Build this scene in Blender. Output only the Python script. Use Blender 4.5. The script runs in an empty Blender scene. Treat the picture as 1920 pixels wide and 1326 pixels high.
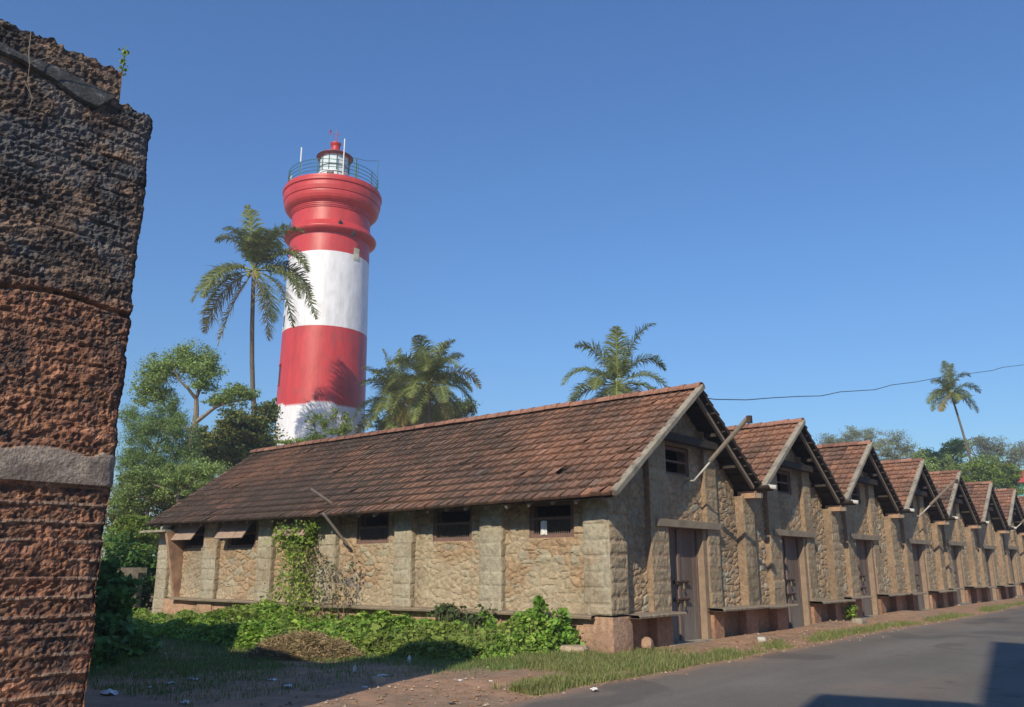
import bpy, math, random
import numpy as np
from mathutils import Matrix, Vector
sc = bpy.context.scene
# ------------------------------------------------------------------ camera
F = 1583.0
CX, CY = 960.0, 663.0
def nrm(v): return v/np.linalg.norm(v)
_X = nrm(np.array([1367., -399., 1583.]))
_Y = np.array([-1950., -399., 1583.]); _Y = nrm(_Y-_X*_X.dot(_Y))
_Z = np.cross(_X, _Y)
if _Z[1] < 0: _Z = -_Z
R = np.array([_X, _Y, _Z])
EYE = np.array([0, 0, 1.6])
def P(u, v, d):                 # point seen at pixel (u, v) of the 1920x1326 photo, at forward distance d
    return EYE+R@np.array([u-CX, CY-v, F])*d/F
cam = bpy.data.cameras.new('camera'); co = bpy.data.objects.new('camera', cam); sc.collection.objects.link(co)
rt, up, fw = R@np.array([1, 0, 0]), R@np.array([0, 1, 0]), R@np.array([0, 0, 1])
co.matrix_world = Matrix(((rt[0], up[0], -fw[0], EYE[0]), (rt[1], up[1], -fw[1], EYE[1]), (rt[2], up[2], -fw[2], EYE[2]), (0, 0, 0, 1)))
cam.sensor_width = 36; cam.lens = F/1920*36; cam.clip_end = 3000; cam.clip_start = .05
sc.camera = co
# ------------------------------------------------------------------ light
w = bpy.data.worlds.new('World'); sc.world = w; w.use_nodes = True
nt = w.node_tree; bg = nt.nodes['Background']
sky = nt.nodes.new('ShaderNodeTexSky'); sky.sky_type = 'NISHITA'; sky.sun_disc = False
SD = nrm(np.array([2.76, 1.0, -1.93]))           # direction the sunlight travels
elev = math.asin(-SD[2]); azc = math.atan2(-SD[0], -SD[1])   # clockwise from +Y
sky.sun_elevation = elev; sky.sun_rotation = azc
sky.air_density = 1.6; sky.dust_density = 0.2; sky.ozone_density = 9; sky.altitude = 0
tn = nt.nodes.new('ShaderNodeVectorMath'); tn.operation = 'MULTIPLY'; tn.inputs[1].default_value = (.84, 1.0, 1.22)
nt.links.new(sky.outputs[0], tn.inputs[0]); nt.links.new(tn.outputs[0], bg.inputs[0]); bg.inputs[1].default_value = 0.105
sl = bpy.data.lights.new('sun', 'SUN'); so = bpy.data.objects.new('sun', sl); sc.collection.objects.link(so)
sl.energy = 4.7; sl.angle = math.radians(0.55); sl.color = (1, .89, .69)
so.rotation_euler = Vector(SD).to_track_quat('-Z', 'Y').to_euler()
so.location = (-20, -10, 30)
sc.view_settings.view_transform = 'Standard'; sc.view_settings.look = 'None'
sc.view_settings.exposure = 0.07; sc.view_settings.gamma = 1
# ------------------------------------------------------------------ helpers
RNG = np.random.RandomState(7)
def hsh(ix, iy, s=0):
    n = np.sin(ix*127.1+iy*311.7+s*74.7)*43758.5453
    return n-np.floor(n)
def vnoise(x, y, s=0):
    ix, iy = np.floor(x), np.floor(y); fx, fy = x-ix, y-iy
    fx = fx*fx*(3-2*fx); fy = fy*fy*(3-2*fy)
    a = hsh(ix, iy, s); b = hsh(ix+1, iy, s); c = hsh(ix, iy+1, s); d = hsh(ix+1, iy+1, s)
    return (a*(1-fx)+b*fx)*(1-fy)+(c*(1-fx)+d*fx)*fy
def fbm(x, y, o=4, s=0):
    t = 0; a = .5; k = 1.
    for i in range(o):
        t = t+a*vnoise(x*k, y*k, s+i*3.1); a *= .5; k *= 2.03
    return t/(1-.5**o)
def worley(x, y, s=0, jit=.8):
    ix, iy = np.floor(x), np.floor(y)
    f1 = np.full(np.shape(x), 9.); f2 = f1.copy(); idv = np.zeros(np.shape(x))
    for dx in (-1, 0, 1):
        for dy in (-1, 0, 1):
            cx_, cy_ = ix+dx, iy+dy
            px = cx_+.5+jit*(hsh(cx_, cy_, s)-.5); py = cy_+.5+jit*(hsh(cx_, cy_, s+5)-.5)
            d = np.hypot(px-x, py-y); i = hsh(cx_, cy_, s+9)
            m = d < f1
            f2 = np.where(m, f1, np.minimum(f2, d)); idv = np.where(m, i, idv); f1 = np.where(m, d, f1)
    return f1, f2, idv
def sstep(a, b, x):
    t = np.clip((x-a)/(b-a), 0, 1); return t*t*(3-2*t)
class MB:
    def __init__(s): s.v = []; s.f = []; s.c = []; s.n = 0; s.hascol = False
    def add(s, v, f, c=None):
        v = np.asarray(v, float).reshape(-1, 3); s.v.append(v)
        off = s.n; s.n += len(v)
        if isinstance(f, np.ndarray): s.f.extend((f+off).tolist())
        else: s.f.extend([[i+off for i in q] for q in f])
        if c is None: c = np.tile([.5, .5, .5], (len(v), 1))
        else:
            c = np.asarray(c, float); s.hascol = True
            if c.ndim == 1: c = np.tile(c, (len(v), 1))
        s.c.append(c)
    def box(s, x0, x1, y0, y1, z0, z1, c=None):
        v = [(x0, y0, z0), (x1, y0, z0), (x1, y1, z0), (x0, y1, z0), (x0, y0, z1), (x1, y0, z1), (x1, y1, z1), (x0, y1, z1)]
        s.add(v, [(0, 3, 2, 1), (4, 5, 6, 7), (0, 1, 5, 4), (1, 2, 6, 5), (2, 3, 7, 6), (3, 0, 4, 7)], c); return s
    def beam(s, p, q, wd, ht, c=None, upv=(0, 0, 1)):
        p = np.array(p, float); q = np.array(q, float); d = nrm(q-p)
        a = np.cross(d, upv)
        if np.linalg.norm(a) < 1e-4: a = np.cross(d, (1, 0, 0))
        a = nrm(a)*wd/2; b = nrm(np.cross(a, d))*ht/2
        v = [p-a-b, p+a-b, p+a+b, p-a+b, q-a-b, q+a-b, q+a+b, q-a+b]
        s.add(v, [(3, 2, 1, 0), (4, 5, 6, 7), (0, 1, 5, 4), (1, 2, 6, 5), (2, 3, 7, 6), (3, 0, 4, 7)], c); return s
    def tube(s, pts, rad, n=8, c=None, cap=True):
        pts = np.array(pts, float); m = len(pts)
        rad = np.broadcast_to(np.asarray(rad, float), (m,))
        rows = []
        ref = np.array([0.31, .17, .93])
        for i in range(m):
            d = nrm(pts[min(i+1, m-1)]-pts[max(i-1, 0)])
            a = np.cross(d, ref)
            if np.linalg.norm(a) < .1: a = np.cross(d, (1, 0, 0))
            a = nrm(a); b = np.cross(d, a)
            t = np.arange(n)*2*math.pi/n
            rows.append(pts[i]+rad[i]*(np.outer(np.cos(t), a)+np.outer(np.sin(t), b)))
        f = [(i*n+j, i*n+(j+1) % n, (i+1)*n+(j+1) % n, (i+1)*n+j) for i in range(m-1) for j in range(n)]
        if cap: f += [tuple(range(n-1, -1, -1)), tuple((m-1)*n+j for j in range(n))]
        s.add(np.concatenate(rows), f, c); return s
    def grid(s, pos, cols=None, mask=None):   # pos (nu, nv, 3)
        nu, nv = pos.shape[:2]
        i, j = np.meshgrid(np.arange(nu-1), np.arange(nv-1), indexing='ij')
        if mask is not None: i, j = i[mask], j[mask]
        i = i.ravel(); j = j.ravel()
        f = np.stack([i*nv+j, (i+1)*nv+j, (i+1)*nv+j+1, i*nv+j+1], 1)
        s.add(pos.reshape(-1, 3), f, None if cols is None else cols.reshape(-1, 3)); return s
    def build(s, name, mat, parent=None, origin=None, smooth=False, par2=None):
        V = np.concatenate(s.v)
        if origin is None: origin = root_loc(parent) if parent is not None else (V[:, 0].mean(), V[:, 1].mean(), V[:, 2].min())
        origin = np.array(origin, float)
        me = bpy.data.meshes.new(name)
        me.from_pydata((V-origin).tolist(), [], s.f)
        if s.hascol:
            ca = me.color_attributes.new('Col', 'FLOAT_COLOR', 'POINT')
            cc = np.concatenate(s.c); cc = np.concatenate([cc, np.ones((len(cc), 1))], 1)
            ca.data.foreach_set('color', cc.ravel())
        if smooth: me.polygons.foreach_set('use_smooth', [True]*len(me.polygons))
        me.materials.append(mat); me.update()
        o = bpy.data.objects.new(name, me); sc.collection.objects.link(o)
        if parent is not None: o.parent = parent
        else: o.location = origin
        return o
def root_loc(o):
    while o.parent: o = o.parent
    return tuple(o.location)
def tag(o, label=None, cat=None, group=None, kind=None):
    if label: o['label'] = label
    if cat: o['category'] = cat
    if group: o['group'] = group
    if kind: o['kind'] = kind
    return o
def empty(name, loc):
    o = bpy.data.objects.new(name, None); sc.collection.objects.link(o); o.location = loc; o.empty_display_size = .3; return o
def copy_tree(o, parent=None):
    c = o.copy(); sc.collection.objects.link(c); c.parent = parent
    for ch in list(o.children): copy_tree(ch, c)
    return c
# ------------------------------------------------------------------ materials
def mat(name, col=(.5, .5, .5), rough=.85, bump=0., bscale=20., var=.25, vscale=3., attr=False, metal=0., trans=0., spec=.3, col2=None, c2scale=1.5, c2lo=.45, c2hi=.6, stretch=(1, 1, 1), bump2=0., b2scale=4.):
    m = bpy.data.materials.new(name); m.use_nodes = True
    t = m.node_tree; N = t.nodes; L = t.links; b = N['Principled BSDF']
    tc = N.new('ShaderNodeTexCoord'); mp = N.new('ShaderNodeMapping'); mp.inputs['Scale'].default_value = stretch
    L.new(tc.outputs['Object'], mp.inputs[0]); vec = mp.outputs[0]
    def noise(sc_, det=6):
        n = N.new('ShaderNodeTexNoise'); n.inputs['Scale'].default_value = sc_; n.inputs['Detail'].default_value = det; n.inputs['Roughness'].default_value = .65
        L.new(vec, n.inputs['Vector']); return n.outputs['Fac']
    if attr:
        a = N.new('ShaderNodeAttribute'); a.attribute_name = 'Col'; cur = a.outputs['Color']
    else:
        a = N.new('ShaderNodeRGB'); a.outputs[0].default_value = (*col, 1); cur = a.outputs[0]
    def mix(fac, c1, c2, typ='MIX'):
        x = N.new('ShaderNodeMix'); x.data_type = 'RGBA'; x.blend_type = typ
        if isinstance(fac, float): x.inputs[0].default_value = fac
        else: L.new(fac, x.inputs[0])
        for k, c in ((6, c1), (7, c2)):
            if isinstance(c, tuple): x.inputs[k].default_value = (*c, 1)
            else: L.new(c, x.inputs[k])
        return x.outputs[2]
    def ramp(f, lo, hi):
        r = N.new('ShaderNodeMapRange'); r.inputs[1].default_value = lo; r.inputs[2].default_value = hi; L.new(f, r.inputs[0]); return r.outputs[0]
    if col2 is not None: cur = mix(ramp(noise(c2scale), c2lo, c2hi), cur, col2)
    if var:
        v = N.new('ShaderNodeMapRange'); v.inputs[1].default_value = .25; v.inputs[2].default_value = .75; v.inputs[3].default_value = 1-var; v.inputs[4].default_value = 1+var
        L.new(noise(vscale, 8), v.inputs[0])
        cb = N.new('ShaderNodeCombineColor')
        for k in range(3): L.new(v.outputs[0], cb.inputs[k])
        cur = mix(1.0, cur, cb.outputs[0], 'MULTIPLY')
    L.new(cur, b.inputs['Base Color'])
    b.inputs['Roughness'].default_value = rough; b.inputs['Metallic'].default_value = metal; b.inputs['Specular IOR Level'].default_value = spec
    if bump:
        h = noise(bscale, 8)
        if bump2:
            ad = N.new('ShaderNodeMath'); ad.operation = 'MULTIPLY_ADD'; L.new(noise(b2scale, 3), ad.inputs[0]); ad.inputs[1].default_value = bump2; L.new(h, ad.inputs[2]); h = ad.outputs[0]
        bp = N.new('ShaderNodeBump'); bp.inputs['Distance'].default_value = bump; bp.inputs['Strength'].default_value = .8; L.new(h, bp.inputs['Height']); L.new(bp.outputs[0], b.inputs['Normal'])
    if trans:
        tr = N.new('ShaderNodeBsdfTranslucent'); L.new(cur, tr.inputs[0]); ms = N.new('ShaderNodeMixShader'); ms.inputs[0].default_value = trans
        L.new(b.outputs[0], ms.inputs[1]); L.new(tr.outputs[0], ms.inputs[2]); L.new(ms.outputs[0], N['Material Output'].inputs[0])
    m['bsdf'] = 1
    return m
M = dict(
    stone=mat('masonry', attr=True, bump=.035, bscale=20, var=.38, vscale=10, rough=.95, spec=.15),
    laterite=mat('laterite', attr=True, bump=.022, bscale=45, var=.45, vscale=38, rough=.97, spec=.1, bump2=.8, b2scale=11),
    tile=mat('clay_tile', attr=True, bump=.006, bscale=50, var=.42, vscale=9, rough=.92, spec=.15),
    concrete=mat('weathered_concrete', (.30, .265, .205), bump=.012, bscale=25, var=.3, vscale=5, col2=(.14, .12, .10), c2scale=3, c2lo=.5, c2hi=.72),
    ochre=mat('ochre_plaster', (.38, .24, .16), bump=.01, bscale=18, var=.3, vscale=4, col2=(.26, .16, .11), c2scale=2.2),
    slab=mat('old_slab', (.27, .215, .155), bump=.015, bscale=22, var=.35, vscale=6, col2=(.16, .13, .10), c2scale=3, c2lo=.48, c2hi=.7),
    jamb=mat('jamb_plaster', (.26, .19, .135), bump=.01, bscale=18, var=.3, vscale=4),
    wood=mat('old_timber', (.045, .035, .03), bump=.008, bscale=30, var=.4, vscale=8, stretch=(1, 1, 1), rough=.9),  # base colour darkened to stand in for deep shade under the gables
    greywood=mat('bleached_timber', (.24, .20, .165), bump=.006, bscale=30, var=.3, vscale=10),
    door=mat('door_timber', attr=True, bump=.006, bscale=22, var=.35, vscale=7, stretch=(5, 5, .7), rough=.8),
    frame=mat('painted_window_timber', (.17, .105, .09), bump=.004, bscale=30, var=.3, vscale=8),
    iron=mat('rusty_iron', (.06, .035, .028), rough=.7, var=.3, vscale=30),
    brass=mat('brass', (.55, .42, .2), rough=.4, metal=.8, var=.1),
    paper=mat('white_paper', (.7, .7, .68), rough=.8, var=.12, vscale=20),
    pale=mat('pale_pipe', (.5, .48, .44), rough=.7, var=.25, vscale=8),
    dark=mat('dark_cloth', (.04, .04, .042), rough=.9),
    asphalt=mat('asphalt', attr=True, bump=.012, bscale=70, var=.28, vscale=45, rough=.9, spec=.2),
    soil=mat('red_soil', (.38, .225, .14), bump=.03, bscale=9, var=.35, vscale=3, col2=(.28, .19, .125), c2scale=.7, c2lo=.42, c2hi=.6),
    leaf=mat('foliage', attr=True, var=.25, vscale=1.5, rough=.6, trans=.32, spec=.3),
    grass=mat('grass_blades', attr=True, var=.2, vscale=2, rough=.7, trans=.3),
    bark=mat('bark', attr=True, bump=.02, bscale=14, var=.35, vscale=6),
    paint=mat('lighthouse_paint', attr=True, var=.2, vscale=1.6, bump=.03, bscale=1.5, stretch=(1, 1, .35), rough=.42, spec=.45),
    green=mat('green_rail_paint', (.03, .13, .12), rough=.5, var=.1),
    white=mat('white_paint', (.75, .75, .74), rough=.5, var=.1),
    redp=mat('red_paint', (.42, .028, .03), rough=.45, var=.1, spec=.4),
    blackp=mat('dark_paint', (.03, .035, .04), rough=.5, var=.1),
    plasterwall=mat('shadow_wall_plaster', (.33, .28, .21), bump=.01, bscale=15, var=.35, vscale=3, col2=(.12, .10, .08), c2scale=2, c2lo=.5, c2hi=.7),
    cream=mat('cream_plaster', (.6, .5, .3), var=.15, vscale=3),
    drymat=mat('dry_stalks', attr=True, var=.3, vscale=6, rough=.9),
    turq=mat('turquoise_plaster', (.12, .42, .42), var=.1), redroof=mat('red_sheet_roof', (.45, .07, .05), var=.1),
    pink=mat('pink_petals', (.6, .12, .25), var=.1), rock=mat('pale_rock', (.4, .31, .22), bump=.02, bscale=12, var=.3, vscale=6),
    coconut=mat('coconut_husk', (.38, .42, .08), var=.15),
)
g = bpy.data.materials.new('lantern_glass'); g.use_nodes = True
gb = g.node_tree.nodes['Principled BSDF']; gb.inputs['Base Color'].default_value = (.62, .72, .74, 1); gb.inputs['Roughness'].default_value = .12; gb.inputs['Metallic'].default_value = .0; gb.inputs['Specular IOR Level'].default_value = .9
M['glass'] = g
# ------------------------------------------------------------------ masonry
def masonry_col(style, u, v, zz, seed, white=0.):
    """height (m) and colour for masonry of a style at face coordinates u, v"""
    if style == 'rubble':
        du = .16*(fbm(u*4, v*4, 3, seed)-.5); dv = .15*(fbm(u*4, v*4, 3, seed+20)-.5)
        f1, f2, i = worley((u+du)/.27, (v+dv)/.15, seed, .95)
        e = f2-f1+.10*(fbm(u*12, v*12, 3, seed+6)-.5); k = sstep(-.02, .38, e)
        h = k*(.014+.022*i)+.028*(fbm(u*8, v*8, 4, seed+2)-.5)
        tone = np.stack([.31+.10*i, .225+.065*i, .14+.045*i], -1)
        gr = hsh(i*91, i*17, 3) > .80
        tone = np.where(gr[..., None], np.stack([.30+.08*i, .26+.08*i, .19+.06*i], -1), tone)
        mort = np.array([.33, .22, .14])
        m = (1-sstep(.0, .2, e))[..., None]*.5
        c = tone*(1-m)+mort*m
        w_ = sstep(.38, .72, fbm(u*1.1, v*1.4, 4, seed+31)+white*.38*(1.75-zz))*.8*(white > 0); h = h*(1-.5*w_)
        c = c*(1-w_[..., None])+np.array([.41, .345, .245])*w_[..., None]
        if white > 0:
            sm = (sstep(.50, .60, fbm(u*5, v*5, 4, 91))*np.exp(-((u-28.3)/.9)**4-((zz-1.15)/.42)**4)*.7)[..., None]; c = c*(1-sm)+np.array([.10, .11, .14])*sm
    elif style == 'ashlar':
        hh = .30
        row = np.floor(v/hh); off = hsh(row, row*0+seed, 1)*.6
        cu = (u+off)/.62; fu = (cu-np.floor(cu))*.62; fv = v-row*hh
        fu = fu+.02*(fbm(u*9, v*9, 2, seed)-.5); fv = fv+.05*(fbm(u*4, v*4, 2, seed+4)-.5)
        e = np.minimum(np.minimum(fu, .62-fu), np.minimum(fv, hh-fv))
        i = hsh(np.floor(cu), row, seed+3)
        k = sstep(0, .05, e)
        h = k*(.010+.018*i)+.03*(fbm(u*6, v*6, 4, seed+2)-.5)
        c = np.stack([.30+.07*i, .25+.06*i, .175+.05*i], -1)
        m = (1-sstep(.003, .018, e))[..., None]*.3*(fbm(u*5, v*5, 2, seed+12) > .42)[..., None]
        c = c*(1-m)+np.array([.16, .12, .085])*m
        w_ = (sstep(.35, .6, fbm(u*1.5, v*1.2, 3, seed+8))*white)[..., None]*.7
        c = c*(1-w_)+np.array([.39, .36, .28])*w_
        o_ = (sstep(.5, .7, fbm(u*1.5+7, v*1.2, 3, seed+18))*(zz > 1.6))[..., None]*.5
        c = c*(1-o_)+np.array([.33, .22, .14])*o_
    elif style == 'quoin':
        hh = .26
        row = np.floor((v+.03*(fbm(u*5, v*5, 2, seed)-.5))/hh); fv = v-row*hh
        sp = hsh(row, row*0+7, seed) > .45; mid = .30+.5*hsh(row, row*0+8, seed)
        ex_ = np.where(sp, np.abs(u-np.floor(u/.55)*.55-mid*.4), .2)
        e = np.minimum(np.minimum(fv, hh-fv), ex_)+.06*(fbm(u*7, v*7, 3, seed+1)-.5)
        i = hsh(row+sp*np.sign(u-np.floor(u/.55)*.55-mid*.4), row*0+3, seed)
        h = sstep(0, .07, e)*(.004+.012*i)+.032*(fbm(u*8, v*8, 4, seed+2)-.5)
        c = np.stack([.28+.08*i, .222+.06*i, .145+.045*i], -1)
        m = (1-sstep(.0, .025, e))[..., None]*.6
        c = c*(1-m)+np.array([.33, .19, .12])*m
    else:  # plaster or mud render
        h = .02*(fbm(u*4, v*4, 4, seed)-.5)+.01*(fbm(u*16, v*16, 3, seed+1)-.5)
        b_ = fbm(u*1.7, v*2.3, 4, seed+5)
        c = np.stack([.36+.14*(b_-.5), .20+.1*(b_-.5), .13+.07*(b_-.5)], -1)*(1+.25*white)+np.array([.04, .07, .06])*white
        if style == 'mud': c = c*.25+np.array([.27, .21, .145])*.75
        d_ = (1-sstep(0, .35, zz))[..., None]*.45
        c = c*(1-d_)+np.array([.22, .15, .10])*d_
    st = sstep(.56, .74, fbm(u*.9, v*.45, 4, seed+41))[..., None]*.35   # dirt stains
    c = c*(1-st)+np.array([.11, .085, .065])*st
    return h, c
def axis_pts(a, b, res, brk=()):
    ps = sorted(set([a, b]+[x for x in brk if a < x < b])); out = []
    for p, q in zip(ps[:-1], ps[1:]):
        n = max(1, int(round((q-p)/res))); out += list(np.linspace(p, q, n, endpoint=False))
    return np.array(out+[b])
def face_grid(mb, org, ud, vd, nd, W, H, res, style, seed=1, holes=(), zcap=None, amp=1., white=0., taper=.035):
    us = axis_pts(0, W, res, [h for q in holes for h in q[:2]]); vs = axis_pts(0, H, res, [h for q in holes for h in q[2:]])
    U, V = np.meshgrid(us, vs, indexing='ij')
    org = np.array(org, float); ud = np.array(ud, float); vd = np.array(vd, float); nd = np.array(nd, float)
    base = org+U[..., None]*ud+V[..., None]*vd
    gu = base[..., 0]*abs(ud[0])+base[..., 1]*abs(ud[1])+3.7*seed; gv = base[..., 2]
    h, c = masonry_col(style, gu, gv, base[..., 2], seed, white)
    e = np.minimum(np.minimum(U, W-U), np.minimum(V, H-V)); mask = np.ones((len(us)-1, len(vs)-1), bool)
    mu = (us[:-1]+us[1:])/2; mv = (vs[:-1]+vs[1:])/2
    for q in holes:
        e = np.minimum(e, np.maximum(np.maximum(q[0]-U, U-q[1]), np.maximum(q[2]-V, V-q[3])).clip(0))
        mask &= ~((mu[:, None] > q[0]) & (mu[:, None] < q[1]) & (mv[None] > q[2]) & (mv[None] < q[3]))
    k = np.clip(e/taper, 0, 1) if taper else 1.
    pos = base+(h*amp*k)[..., None]*nd
    if zcap is not None:
        lim = zcap(pos)
        pos[..., 2] = np.minimum(pos[..., 2], lim)
    mb.grid(pos, c, mask)
def mbox(mb, x0, x1, y0, y1, z0, z1, res, style, seed, faces='FL', zcap=None, amp=1., white=0.):
    """masonry block: F faces -Y, L faces -X, R faces +X, T top"""
    if 'F' in faces: face_grid(mb, (x0, y0, z0), (1, 0, 0), (0, 0, 1), (0, -1, 0), x1-x0, z1-z0, res, style, seed, zcap=zcap, amp=amp, white=white)
    if 'L' in faces: face_grid(mb, (x0, y1, z0), (0, -1, 0), (0, 0, 1), (-1, 0, 0), y1-y0, z1-z0, res, style, seed, zcap=zcap, amp=amp, white=white)
    if 'R' in faces: face_grid(mb, (x1, y0, z0), (0, 1, 0), (0, 0, 1), (1, 0, 0), y1-y0, z1-z0, res, style, seed, zcap=zcap, amp=amp, white=white)
    if 'T' in faces: face_grid(mb, (x0, y0, z1), (1, 0, 0), (0, 1, 0), (0, 0, 1), x1-x0, y1-y0, res, style, seed, amp=amp)
    if 'B' in faces: face_grid(mb, (x0, y1, z0), (1, 0, 0), (0, -1, 0), (0, 0, -1), x1-x0, y1-y0, .2, style, seed, amp=amp)
# ------------------------------------------------------------------ roof tiles
ZR = 5.50
def tile_slope(mb, xr, zr, sgn, run, slope, y0, y1, seed=0, missing=(), sag=0., dark=.5):
    L_ = run*math.hypot(1, slope); nc = int(round(L_/.315)); ex = L_/nc
    nt_ = int(round((y1-y0)/.235)); tw = (y1-y0)/nt_
    dn = np.array([sgn, 0, -slope])/math.hypot(1, slope); nn = np.array([sgn*slope, 0, 1])/math.hypot(1, slope)
    tt = np.array([0, .10, .26, .44, .5, .56, .74, .9, 1.]); hh = np.array([.032, .034, .004, .004, .018, .004, .004, .012, .014])
    jj, ii = np.meshgrid(np.arange(nt_), np.arange(nc)); jj = jj.ravel(); ii = ii.ravel()
    keep = np.array([(a, b) not in missing for a, b in zip(ii, jj)]); jj = jj[keep]; ii = ii[keep]; n = len(ii)
    rs = np.random.RandomState(seed+11)
    yj = y0+jj*tw; s0 = ii*ex
    lift = .046+rs.rand(n)*.016+(rs.rand(n) > .97)*.03; sk = (rs.rand(n)-.5)*.014; ext = rs.rand(n)*.016+.012
    sagf = lambda s, y: -(sag*np.sin(np.pi*np.clip((y-y0)/(y1-y0), 0, 1))*(.5+.5*s/L_))+.035*(vnoise(y*.35, s*.3+9, seed)-.5)
    m = len(tt)
    V = np.zeros((n, 3*m, 3))
    org = np.array([xr, 0, zr])
    for k in range(m):
        yy = yj+tt[k]*tw*1.0
        for r_, (s_, hb) in enumerate(((s0-.0, .0), (s0+ex+ext, None), (s0+ex+ext, -1))):
            hgt = (hh[k]+(0 if hb == 0. else lift)) if hb != -1 else hh[k]*.3-.006
            z_ = sagf(s_, yy)
            V[:, r_*m+k] = org+s_[:, None]*dn+(hgt+np.zeros(n))[:, None]*nn  # s_ along the slope
            V[:, r_*m+k, 1] = yy+(sk if r_ else 0)
            V[:, r_*m+k, 2] += z_
    f1 = np.array([[k, k+1, m+k+1, m+k] for k in range(m-1)]+[[m+k, m+k+1, 2*m+k+1, 2*m+k] for k in range(m-1)])
    if sgn > 0: f1 = f1[:, ::-1]
    fs = (f1[None]+(np.arange(n)*3*m)[:, None, None]).reshape(-1, 4)
    pat = fbm(yj*.35, s0*.55, 4, seed+3); r = rs.rand(n)
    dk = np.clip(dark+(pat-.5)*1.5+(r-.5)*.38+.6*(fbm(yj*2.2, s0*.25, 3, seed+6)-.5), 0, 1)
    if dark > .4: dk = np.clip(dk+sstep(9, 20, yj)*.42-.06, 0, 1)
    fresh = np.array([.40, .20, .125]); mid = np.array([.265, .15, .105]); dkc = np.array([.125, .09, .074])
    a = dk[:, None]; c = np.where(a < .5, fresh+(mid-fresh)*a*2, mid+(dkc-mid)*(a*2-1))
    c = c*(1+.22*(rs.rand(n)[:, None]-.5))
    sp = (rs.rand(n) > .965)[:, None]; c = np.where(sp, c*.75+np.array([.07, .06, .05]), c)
    # course shadow painted into tiles: dark lower edge and front; channels darker, ribs lighter
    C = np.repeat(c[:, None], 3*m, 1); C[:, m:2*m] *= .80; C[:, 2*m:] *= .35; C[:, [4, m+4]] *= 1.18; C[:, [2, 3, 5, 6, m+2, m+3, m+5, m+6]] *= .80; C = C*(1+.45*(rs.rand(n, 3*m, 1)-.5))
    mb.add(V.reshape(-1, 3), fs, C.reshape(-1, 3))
def ridge_tiles(mb, xr, zr, y0, y1, seed=0):
    rs = np.random.RandomState(seed); y = y0
    while y < y1:
        l = .40; n = 8
        t = np.linspace(-.15, math.pi+.15, n); r0, r1 = .125, .155; dz = rs.rand()*.015
        c = np.array([.30, .155, .11])*(.6+.55*rs.rand())
        rows = []
        for yy, rr in ((y-.03, r1), (y+l, r0)):
            rows.append(np.stack([xr+rr*np.cos(t), np.full(n, yy), zr-.02+dz+rr*.8*np.sin(t)], 1))
        rows.append(np.stack([xr+(r1-.03)*np.cos(t), np.full(n, y-.03), zr-.02+dz+(r1-.03)*.8*np.sin(t)], 1))
        f = [(k, k+1, n+k+1, n+k) for k in range(n-1)]+[(k, 2*n+k, 2*n+k+1, k+1) for k in range(n-1)]
        mb.add(np.concatenate(rows), f, c); y += l
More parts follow.
